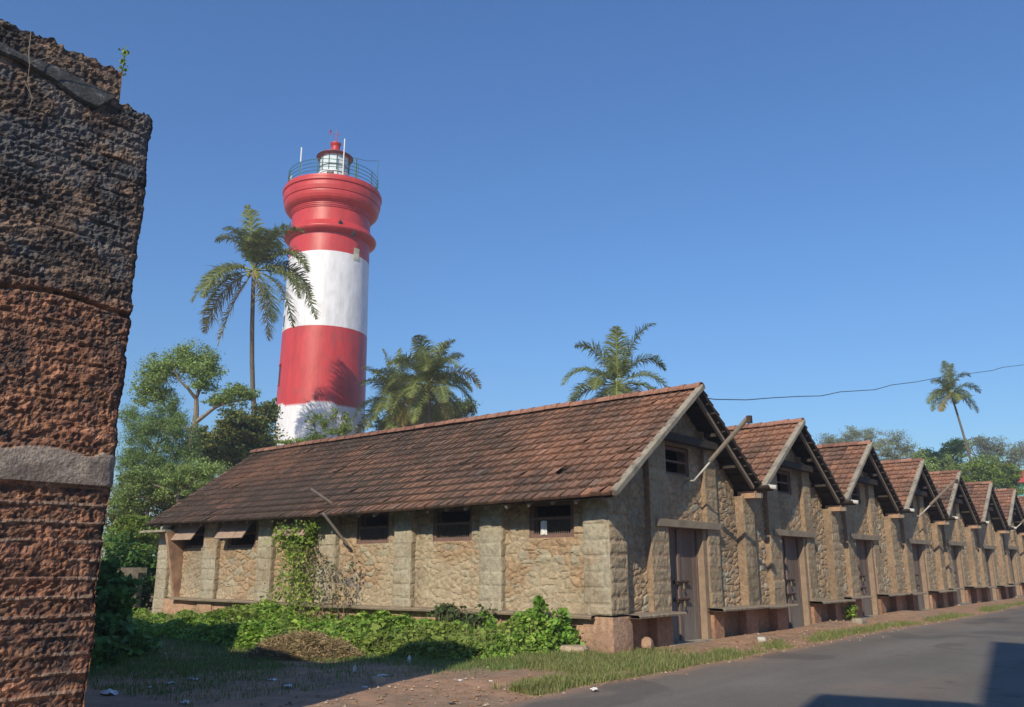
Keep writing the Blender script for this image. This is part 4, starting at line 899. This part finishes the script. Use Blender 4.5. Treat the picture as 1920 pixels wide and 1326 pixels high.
xs = np.concatenate([np.arange(-30, 3, 3.), np.arange(3, 32, .05), np.arange(32, 60, .4), np.arange(60, 300, 5.)])
ts = np.concatenate([np.linspace(0, .12, 40), np.linspace(.13, .5, 60), np.linspace(.55, 1, 8)])
ed = rdedge(xs)+.10*(fbm(xs*6, xs*0, 3, 8)-.5)
mb = MB(); Xr = np.repeat(xs[:, None], len(ts), 1); Yr = ed[:, None]*(1-ts)+(-12)*ts
dist = ed[:, None]-Yr
base_ = .118+.05*(fbm(Xr*.5, Yr*.9, 4, 61)-.5)+.03*(fbm(Xr*.15, Yr*2.5, 3, 62)-.5)
c = base_[..., None]*np.array([1.48, 1.33, 1.14])
du_ = np.clip(sstep(.35, 0, dist+.35*(fbm(Xr*2.2, Yr*2.2, 4, 63)-.5))*.8+sstep(.60, .78, fbm(Xr*.5+3, Yr*1.1, 4, 64))*.18+sstep(1.6, .2, dist)*.15, 0, 1)[..., None]
c = c*(1-du_)+np.array([.30, .20, .14])*du_
pt = (sstep(.64, .66, fbm(Xr*.45+9, Yr*.8, 2, 65))*.35)[..., None]; c = c*(1-pt)+np.array([.07, .065, .062])*pt
wy_ = fbm(Xr*.9, Yr*.9, 4, 70); ck = (np.exp(-((wy_-.5)/.006)**2)*.5*sstep(.45, .6, fbm(Xr*.3, Yr*.3, 2, 71))+sstep(.70, .8, hsh(np.floor(Xr*22), np.floor(Yr*22), 3))*.12).clip(0, 1)[..., None]; c = c*(1-ck)+np.array([.05, .046, .043])*ck
Zr = .004*(fbm(Xr*1.5, Yr*1.5, 3, 66))+.0*Xr
mb.grid(np.stack([Xr, Yr, Zr], -1)[:, ::-1], c[:, ::-1])
tag(mb.build('road', M['asphalt'], origin=(0, 0, 0)), kind='structure')
# ------------------------------------------------------------------ compound wall on the left
mb = MB(); root = empty('compound_wall', (10, 27, 0)); tag(root, 'stained old compound wall with a coping, left of the long shed', 'wall')
mb.box(2, 13.85, 27, 27.22, -.1, 1.40); mb.build('panel', M['plasterwall'], root)
mb = MB(); mb.box(2, 13.9, 26.9, 27.3, 1.40, 1.56); mb.build('coping', M['plasterwall'], root)
for x in (13.2, 11.4, 8.4, 5.4):
    mb = MB(); mb.box(x, x+.42, 26.88, 26.998, -.1, 1.398); mb.build('pier', M['plasterwall'], root)
mb = MB(); mb.box(12.3, 12.95, 26.95, 26.997, -.1, 1.36); mb.build('cream_panel', M['cream'], root)
# ------------------------------------------------------------------ undergrowth
def onz(u, v, z=0):
    d = R@np.array([u-CX, CY-v, F]); return EYE+d*((z-1.6)/d[2])
rs = np.random.RandomState(77)
def cover_h(x, y):
    d1 = 13.95-x; near = sstep(0, .5, x-(9.9+.9*(fbm(y*.4, y*0, 3, 4)-.5)+.30*np.clip(14-y, 0, 4)))
    h = (.04+.62*fbm(x*1.3, y*1.1, 4, 6)**1.5+.12*(fbm(x*4, y*4, 2, 9)-.5)+.28*np.exp(-((y-13.2)/1.3)**2-((x-12.6)/1.2)**2)+.45*np.exp(-((y-19.6)/1.0)**2-((x-13.4)/.8)**2)+.35*np.exp(-((y-10.6)/.7)**2-((x-13.3)/.6)**2)-.14*sstep(21, 24, y))
    return np.clip(h, .03, 2)*near*sstep(9.75, 10.3, y+.15*np.sin(x*5))*(x < 14)
xx = rs.uniform(9.2, 13.88, 120000); yy = rs.uniform(9.8, 27, 120000); hh = cover_h(xx, yy)
keep = hh > .05; xx, yy, hh = xx[keep], yy[keep], hh[keep]
keep = rs.rand(len(xx)) < .95; xx, yy, hh = xx[keep], yy[keep], hh[keep]
zz = gheight(xx, yy)+hh*(1-.45*rs.rand(len(xx))**2)
cc = pick(rs, len(xx), np.array([[.20, .35, .05], [.25, .42, .06], [.14, .26, .04], [.33, .44, .09]]), .35)
br = sstep(.5, .7, fbm(xx*.8, yy*.8, 3, 12))[:, None]; cc = cc*(1-.5*br)+np.array([.26, .28, .08])*.5*br
mb = MB(); sz = np.where(fbm(xx*1.6, yy*1.6, 3, 44) > .52, .115, .07)*(1+.5*(rs.rand(len(xx)) > .93)); leaves(mb, np.stack([xx, yy, zz], 1), sz, cc, rs, .8, .85)
n2 = 9000; wx = rs.uniform(10.3, 13.8, n2); wy = rs.uniform(10, 25, n2); wk = (fbm(wx*1.2, wy*1.2, 3, 88) > .5) & (cover_h(wx, wy) > .1); wx, wy = wx[wk], wy[wk]
COVER_W = (wx, wy, cover_h(wx, wy)*.7)
tag(mb.build('creeper_cover', M['leaf'], origin=(12, 17, 0)), 'green creeper carpet covering the ground along the long shed wall', 'ground cover', kind='stuff')
# vine climbing the side wall
def vine(name, label, paths, n, ls, pal, seed, spread=.14, cat='vine', stemr=.012, stemcol=(.14, .12, .06)):
    rs = np.random.RandomState(seed); root = empty(name, tuple(dn(paths[0][0]))); tag(root, label, cat)
    mb = MB(); ml = MB()
    for p in paths:
        p = np.array(p); seg = np.array([p[0]+(p[-1]-p[0])*0]); 
        q = np.concatenate([np.linspace(p[i], p[i+1], 5, endpoint=False) for i in range(len(p)-1)]+[p[-1:]]); q += rs.normal(size=q.shape)*.015
        mb.tube(q, np.linspace(stemr, stemr*.4, len(q)), 5, stemcol)
        m = n//len(paths); t = rs.rand(m)*(len(q)-1.001); i = t.astype(int); f_ = (t-i)[:, None]; c = q[i]*(1-f_)+q[i+1]*f_
        k = (1.6-t/len(q)*1.25)[:, None]; c = c+rs.normal(size=(m, 3))*spread*k
        leaves(ml, c, ls, pick(rs, m, pal), rs, .3, .7)
    mb.build('stem', M['bark'], root); ml.build('foliage', M['leaf'], root)
def xw(u, v, x):
    d = R@np.array([u-CX, CY-v, F]); return EYE+d*(x/d[0])
VX = 13.6
vine('climbing_vine', 'bright green vine climbing the side wall in front of a propped flap', [[xw(490, 1190, VX-.5), xw(500, 1150, VX-.2), xw(520, 1110, VX), xw(535, 1060, VX)], [xw(610, 1190, VX-.5), xw(600, 1150, VX-.2), xw(575, 1110, VX), xw(560, 1080, VX)], [xw(530, 1190, VX-.6), xw(540, 1140, VX-.2), xw(550, 1090, VX), xw(552, 1040, VX)], [xw(548, 1040, VX), xw(530, 1010, VX), xw(520, 1000, VX-.1)], [xw(556, 1010, VX), xw(575, 990, VX), xw(590, 985, VX-.1)], [xw(520, 1180, VX-.5), xw(545, 1120, VX), xw(552, 1070, VX), xw(556, 1020, VX), xw(555, 985, VX)], [xw(560, 1180, VX-.4), xw(565, 1110, VX), xw(548, 1050, VX), xw(540, 1010, VX)], [xw(560, 1150, VX), xw(575, 1080, VX), xw(570, 1030, VX), xw(585, 1000, VX)]], 3000, .075, LIME*1.0, 61, .17)
vine('dry_climber', 'thin dry climber with sparse leaves right of the bright vine', [[xw(600, 1180, VX), xw(598, 1110, VX), xw(592, 1050, VX)], [xw(605, 1150, VX), xw(612, 1100, VX), xw(606, 1060, VX), xw(600, 1040, VX)], [xw(628, 1180, VX), xw(640, 1110, VX), xw(625, 1060, VX)], [xw(640, 1170, VX), xw(650, 1110, VX), xw(662, 1050, VX)]], 700, .06, np.array([[.09, .12, .05], [.16, .13, .07]]), 62, .12, stemr=.01, stemcol=(.2, .16, .11))
def shrub(name, label, cl, n, ls, pal, seed, flat=.3, asp=.8, cat='shrub', sub=10):
    rs = np.random.RandomState(seed); c0 = np.mean([c for c, r in cl], 0); root = empty(name, (c0[0], c0[1], 0)); tag(root, label, cat)
    mb = MB(); ml = MB()
    for c, r in cl:
        for q in range(5):
            e = np.array(c)+(rs.rand(3)-.5)*2*np.array(r)*.7; mb.tube(jitter_path(rs, (c[0]+rs.rand()*.1, c[1], 0), e, 5, .05), np.linspace(.015, .005, 5), 5, (.13, .10, .06))
        pts = rough_blob(rs, c, r, n//len(cl), sub); pts[:, 2] = np.abs(pts[:, 2]); leaves(ml, pts, ls, pick(rs, len(pts), pal), rs, flat, asp)
    mb.build('stem', M['bark'], root); ml.build('foliage', M['leaf'], root)
HED = np.array([[.10, .22, .05], [.13, .26, .06], [.08, .18, .05]])
shrub('hedge_shrub', 'large leaved dark green shrub close beside the ruined wall', [(P(205, 1130, 15.5), (.35, .35, .45)), (P(190, 1180, 15), (.5, .5, .45)), (P(215, 1200, 15), (.55, .55, .35)), (P(200, 1090, 16), (.25, .25, .3)), (P(175, 1230, 13.5), (.4, .4, .3))], 7000, .14, HED, 71)
shrub('back_shrub', 'dense green shrub behind the compound wall beside the shed corner', [((12.6, 28.6, 1.0), (1.3, .7, 1.0)), ((10.2, 28.8, 1.1), (1.4, .7, 1.1)), ((13.6, 28.2, 1.4), (.8, .6, 1.3)), ((14.6, 28.4, 1.0), (1., .7, 1.1)), ((8, 29, 1.2), (1.4, .8, 1.2))], 9000, .14, HED*.9, 75)
shrub('corner_shrub', 'green leafy shrub growing round the plinth beside the corner pier', [((13.45, 10.15, .45), (.28, .3, .38)), ((13.4, 10.75, .68), (.2, .22, .16)), ((13.3, 11.3, .34), (.3, .4, .22)), ((13.55, 10.0, .15), (.3, .25, .25)), ((13.45, 10.55, .92), (.08, .10, .14)), ((13.4, 11.9, .55), (.12, .12, .14))], 3000, .10, BL*np.array([.8, 1.05, .6]), 72)
shrub('flowering_shrub', 'reddish green flowering weeds midway along the plinth', [((13.3, 12.1, .45), (.3, .4, .3)), ((13.2, 12.6, .5), (.25, .35, .25)), ((13.3, 13.0, .6), (.2, .25, .2))], 2200, .08, np.array([[.09, .13, .05], [.13, .12, .07], [.07, .12, .04]]), 73)
rs = np.random.RandomState(8); fl = P(930, 1200, 17.2); mb = MB()
leaves(mb, fl+rs.normal(size=(26, 3))*.07, .07, np.tile([.5, .1, .2], (26, 1)), rs, .2); mb.hascol = False
tag(mb.build('pink_flowers', M['pink']), 'small cluster of pink flowers in the green weeds', 'flowers')
# sapling on top of the ruined wall
rs = np.random.RandomState(9); a = onruin(229, 135, 7.55); b = onruin(233, 92, 7.5); root = empty('sapling', tuple(a)); tag(root, 'tiny leafy sapling sprouting from the top of the ruined wall', 'plant')
mb = MB(); mb.tube([a-(0, 0, .1), (a+b)/2+(.01, 0, 0), b], .004, 5, (.12, .12, .04)); mb.build('stem', M['bark'], root)
t = rs.rand(60, 1); mb = MB(); leaves(mb, a+(b-a)*t+rs.normal(size=(60, 3))*.018, .035, pick(rs, 60, LIME), rs, .2, .8); mb.build('foliage', M['leaf'], root)
# small plant growing from the third shed's bench
shrub('wall_plant', 'small yellow green plant under the bench right of the second door', [((26.3, 9.0, .32), (.18, .18, .22))], 500, .07, LIME, 74)
# grass and stalks
rs = np.random.RandomState(12)
def blades(mb, x, y, z, h, col, w=.0045):
    n = len(x); a = rs.rand(n)*6.283; l = (.15+.5*rs.rand(n))*h
    b0 = np.stack([x, y, z], 1); dx = np.stack([np.cos(a), np.sin(a), np.zeros(n)], 1); sd = np.stack([-np.sin(a), np.cos(a), np.zeros(n)], 1)*w
    m1 = b0+dx*(l*.35)[:, None]+np.array([0, 0, 1])*(h*.6)[:, None]; t1 = b0+dx*l[:, None]+np.array([0, 0, 1])*h[:, None]
    v = np.stack([b0-sd, b0+sd, m1+sd*.8, m1-sd*.8, t1], 1); o5 = np.arange(n)*5
    mb.add(v.reshape(-1, 3), np.stack([o5, o5+1, o5+2, o5+3], 1).tolist()+np.stack([o5+3, o5+2, o5+4], 1).tolist(), np.repeat(col, 5, 0))
wx, wy, wh = COVER_W; mb = MB(); blades(mb, wx, wy, wh, .12+.28*rs.rand(len(wx))**2, pick(rs, len(wx), np.array([[.22, .30, .08], [.34, .30, .13], [.16, .24, .06]])), .005)
tag(mb.build('weed_stalks', M['grass'], origin=(12, 16, 0)), 'thin weed and grass stalks standing out of the creeper carpet', 'weeds', kind='stuff')
def dens_verge(x, y):
    e = rdedge(x); near = sstep(.0, .25, y-e)*(1-sstep(.55, 1.05, y-e+.5*(fbm(x*.8, x*0, 3, 2)-.5)+.25*(x > 16)))
    p = sstep(.32, .5, fbm(x*.8, y*1.2, 3, 31))
    left = sstep(10.8, 11.8, x)*(1-sstep(13.5, 15.8, x))*sstep(7.5, 7.9, y)*(1-sstep(9.0, 9.2, y)*(x > 13.8))
    return np.clip(near*p+left*sstep(.33, .5, fbm(x*1.1, y*1.1, 3, 5)), 0, 1)
n = 700000; x = 9+36*rs.rand(n)**1.7; y = rs.uniform(6.8, 11.0, n); dd = dens_verge(x, y); dd = np.where((y > 9.05) & (x > 13.7), 0, dd); dd = np.where((x > 16) & (x < 17.95) & (y > 8.2), dd*.1, dd)
k = rs.rand(n) < dd*.6; x, y = x[k], y[k]
pal = np.array([[.20, .25, .08], [.25, .27, .09], [.15, .21, .055], [.32, .28, .13]])
mb = MB(); blades(mb, x, y, gheight(x, y)-.01, .03+.11*rs.rand(len(x))**1.5, pick(rs, len(x), pal))
tag(mb.build('verge_grass', M['grass'], origin=(15, 8, 0)), 'patchy green grass along the road verge', 'grass', kind='stuff')
n = 260000; x = rs.uniform(5.6, 13.5, n); y = rs.uniform(7.6, 24, n)
dd = sstep(.42, .62, fbm(x*.7, y*.7, 4, 33))*.55+.9*sstep(9.2, 10.4, x+.8*(fbm(y*.5, x*.5, 2, 3)-.5))*(y > 9)
dd = dd*(1-.9*((y < 9.6) & (x < 10.5)))
dd = np.clip(dd*np.where((x < 10.2) & (y < 10.8), .35, 1.4)+.5*(y > 10.8)*sstep(.3, .6, fbm(x*1.3, y*1.3, 3, 39)), 0, 1); k = rs.rand(n) < dd*.5; x, y = x[k], y[k]; mb = MB(); blades(mb, x, y, gheight(x, y)-.01, .03+.08*rs.rand(len(x)), pick(rs, len(x), pal*np.array([.65, .9, .7])))
tag(mb.build('yard_grass', M['grass'], origin=(9, 12, 0)), 'thin rough grass on the littered dirt between ruined wall and shed', 'grass', kind='stuff')
# ------------------------------------------------------------------ heap, stones, litter
hc = onz(570, 1236); rs = np.random.RandomState(15); mb = MB(); n = 9000
a = rs.rand(n)*6.283; q = np.sqrt(rs.rand(n)); sx, sy = .75, 1.0
d1 = nrm(np.array([rt2[0], rt2[1]])); d2 = np.array([-d1[1], d1[0]])
lx = q*np.cos(a)*1.0; ly = q*np.sin(a)*.55
hx = hc[0]+lx*d1[0]+ly*d2[0]; hy = hc[1]+lx*d1[1]+ly*d2[1]
hz = .42*(1-q**2)*(.6+.8*fbm(lx*3+4, ly*3, 3, 6))
cen = np.stack([hx, hy, hz*(1-.2*rs.rand(n))+.01], 1); dv = rs.normal(size=(n, 3))*(1, 1, .35); dv /= np.linalg.norm(dv, axis=1)[:, None]; sd = np.cross(dv, rs.normal(size=(n, 3))); sd /= np.linalg.norm(sd, axis=1)[:, None]
l = (.06+.12*rs.rand(n))[:, None]; v = np.stack([cen-dv*l-sd*.005, cen-dv*l+sd*.005, cen+dv*l+sd*.004, cen+dv*l-sd*.004], 1)
mb.add(v.reshape(-1, 3), np.arange(4*n).reshape(n, 4), np.repeat(pick(rs, n, np.array([[.34, .24, .13], [.22, .15, .09], [.40, .31, .17], [.24, .21, .09]])), 4, 0))
tag(mb.build('dry_heap', M['drymat']), 'heap of dry brown grass clippings in front of the creepers', 'heap')
def stone(name, label, c, size, seed, m='rock', group=None, cat='stone', yaw=0., tilt=0.):
    rs = np.random.RandomState(seed); th = np.linspace(.0, math.pi, 9); ph = np.linspace(0, 2*math.pi, 15)
    T, Ph = np.meshgrid(th, ph, indexing='ij'); x = np.sin(T)*np.cos(Ph); y = np.sin(T)*np.sin(Ph); z = np.cos(T)
    k = 1/np.maximum(np.maximum(np.abs(x), np.abs(y)), np.abs(z))**.75
    k = k*(1+.25*(fbm(x*2+seed, y*2+z, 2, seed)-.5)*np.sin(T)); p = np.stack([x*k*size[0], y*k*size[1], z*k*size[2]], -1)*.5
    cy_, sy_ = math.cos(yaw), math.sin(yaw); ct, st = math.cos(tilt), math.sin(tilt)
    p = np.stack([p[..., 0]*ct+p[..., 2]*st, p[..., 1], -p[..., 0]*st+p[..., 2]*ct], -1)
    p = np.stack([p[..., 0]*cy_-p[..., 1]*sy_, p[..., 0]*sy_+p[..., 1]*cy_, p[..., 2]], -1)
    p[:, -1] = p[:, 0]
    p = p+np.array(c)
    mb = MB(); mb.grid(p); o = mb.build(name, M[m]); tag(o, label, cat, group); return o
stone('stone_block', 'reddish stone block leaning at the foot of the corner pier', (14.75, 8.95, .12), (.36, .2, .24), 1, 'ochre', yaw=.3, tilt=.5)
stone('boulder', 'pale flat boulder lying left of the corner base', (13.45, 9.75, .07), (.55, .5, .22), 2, yaw=.4)
stone('boulder', 'round pale boulder half hidden in the corner shrub', (13.7, 10.95, .42), (.3, .6, .5), 3, 'ochre')
c = onz(1428, 1206); stone('stone_block', 'small pale block on the verge left of the second bench', (c[0], c[1], .07), (.22, .18, .12), 4, 'pale', yaw=.5)
c = onz(1610, 1172); stone('boulder', 'dark grey rock on the verge below the second bench', (c[0], c[1], .06), (.5, .35, .26), 5, 'concrete')
c = onz(707, 1284); stone('boulder', 'small pointed pale stone at the edge of the shade', (c[0], c[1], .04), (.22, .16, .14), 6)
c = onz(1562, 1162); stone('boulder', 'low pinkish slab on the red soil before the third door', (c[0]+1, c[1]+.3, .06), (.9, .4, .08), 7)
# litter
lit = [(436, 1240, .12, 'crumpled white scrap in front of the dry heap'), (362, 1275, .22, 'white plastic bag scrap lying left on the shaded dirt'), (318, 1282, .2, 'flat white scrap left of the plastic bag scrap'), (205, 1302, .42, 'long pale sheet on the dirt nearest the ruined wall'),
       (347, 1318, .22, 'bluish white scrap at the bottom edge of the picture'), (510, 1276, .18, 'white scrap on the shaded dirt below the heap'), (665, 1260, .13, 'upright white paper scrap standing on the dirt'), (767, 1244, .16, 'upright pale blue scrap at the end of the shade'),
       (718, 1268, .22, 'flat pale wrapper beside the pointed stone'), (685, 1290, .14, 'small white wrapper just left of the pointed stone'), (540, 1288, .24, 'grey card lying in the middle of the shaded dirt'), (862, 1277, .14, 'white scrap on the red soil near the verge grass'),
       (578, 1267, .09, 'tiny white scrap right of the heap'), (280, 1290, .12, 'small dull scrap between the long sheet and the flat scrap'), (1115, 1294, .2, 'pale flat scrap at the road edge'), (848, 1320, .12, 'dark blue scrap at the bottom edge beside the road'), (920, 1278, .1, 'small white scrap in the verge grass'), (1300, 1200, .1, 'white scrap by the first door threshold'), (1688, 1158, .2, 'white scrap on the mound by the third bench')]
for k, (u, v, s, lb) in enumerate(lit):
    c = onz(u, v, .02); s = s*.72; r_ = np.random.RandomState(100+k); n = 7; up_ = 'upright' in lb
    X_, Y_ = np.meshgrid(np.linspace(-.5, .5, n), np.linspace(-.5, .5, n), indexing='ij')
    h = (r_.rand(n, n)-.5)*.16*s+.04*s; X_ = X_+(r_.rand(n, n)-.5)*.12; Y_ = Y_+(r_.rand(n, n)-.5)*.12
    if up_: p = np.stack([X_*s*.6, h, (Y_+.5)*s*1.2*(1-.7*np.abs(X_))], -1)
    else: p = np.stack([X_*s, Y_*s*.6, h+np.exp(-4*(X_**2+Y_**2))*s*.15], -1)
    a = r_.rand()*3; p = np.stack([p[..., 0]*math.cos(a)-p[..., 1]*math.sin(a), p[..., 0]*math.sin(a)+p[..., 1]*math.cos(a), p[..., 2]], -1)+c
    mb = MB(); mb.grid(p); tag(mb.build('litter_scrap', M['paper'] if 'dark' not in lb else M['blackp']), lb, 'litter', 'litter scraps on the ground')
# pebbles and crumbs of laterite: uncountable
rs = np.random.RandomState(19); n = 4200; x = rs.uniform(6, 30, n); y = np.where(rs.rand(n) < .6, 7.0+rs.rand(n)**1.6*2.2, rs.uniform(6.6, 13, n)); k = ~((x > 13.6) & (y > 9.1)); x, y = x[k], y[k]; n = len(x)
s = .01+.03*rs.rand(n)**3; c = np.stack([x, y, gheight(x, y)+s*.3], 1); oc = np.array([[1, 0, 0], [0, 1, 0], [-1, 0, 0], [0, -1, 0], [0, 0, .7], [0, 0, -.7]])
v = c[:, None]+oc[None]*s[:, None, None]*(1+.5*(rs.rand(n, 6, 1)-.5)); f = np.array([[0, 1, 4], [1, 2, 4], [2, 3, 4], [3, 0, 4]]); f = (f[None]+(np.arange(n)*6)[:, None, None]).reshape(-1, 3)
mb = MB(); mb.add(v.reshape(-1, 3), f, np.repeat(pick(rs, n, np.array([[.3, .17, .1], [.35, .27, .2], [.22, .15, .1]])), 6, 0)); tag(mb.build('pebbles', M['stone'], origin=(12, 8, 0)), 'loose pebbles and crumbs of red laterite on the soil', 'pebbles', kind='stuff')
# ------------------------------------------------------------------ overhead wire
wp = [(1290, 742, 34), (1340, 749, 36), (1400, 750, 39), (1450, 746, 41), (1500, 743.5, 43), (1540, 742.5, 45), (1575, 735, 47), (1640, 731, 50), (1672, 722, 52), (1720, 716, 55), (1760, 708, 58), (1800, 703, 60), (1860, 695, 64), (1880, 689, 66), (1930, 683, 70), (2100, 655, 80)]
pts = np.array([P(*q) for q in wp]); mb = MB(); mb.tube(pts, .022, 5); tag(mb.build('overhead_wire', M['blackp']), 'black overhead wire crossing the sky above the far sheds', 'wire')
# ------------------------------------------------------------------ added thin wall behind the camera, outline shaped to cast the road shadow
pl = [(-.66, -.1), (-.66, 9.35), (-.84, 10.15), (-2.68, 10.45), (-2.72, 10.2), (-4.55, 17.3), (-5.6, 17.0), (-12, 17.0), (-12, -.1)]
mb = MB(); n = len(pl); v = [(-3, y, z) for y, z in pl]+[(-3.2, y, z) for y, z in pl]; mb.add(v, [tuple(range(n)), tuple(range(2*n-1, n-1, -1))]+[(i, n+i, n+(i+1) % n, (i+1) % n) for i in range(n)])
tag(mb.build('shadow_wall', M['plasterwall']), 'added unseen plaster wall behind the camera, shaped to shade the road', 'wall')

# ------------------------------------------------------------------ haze
hm = bpy.data.materials.new('haze'); hm.use_nodes = True; t = hm.node_tree; t.nodes.clear()
ou = t.nodes.new('ShaderNodeOutputMaterial'); pv = t.nodes.new('ShaderNodeVolumePrincipled'); pv.inputs['Color'].default_value = (.90, .94, 1, 1); pv.inputs['Density'].default_value = .0011; pv.inputs['Anisotropy'].default_value = .2
t.links.new(pv.outputs[0], ou.inputs['Volume'])
mb = MB(); mb.box(-40, 180, -60, 160, -1.2, 43); tag(mb.build('haze', hm), 'thin pale haze in the air', 'haze', kind='stuff')
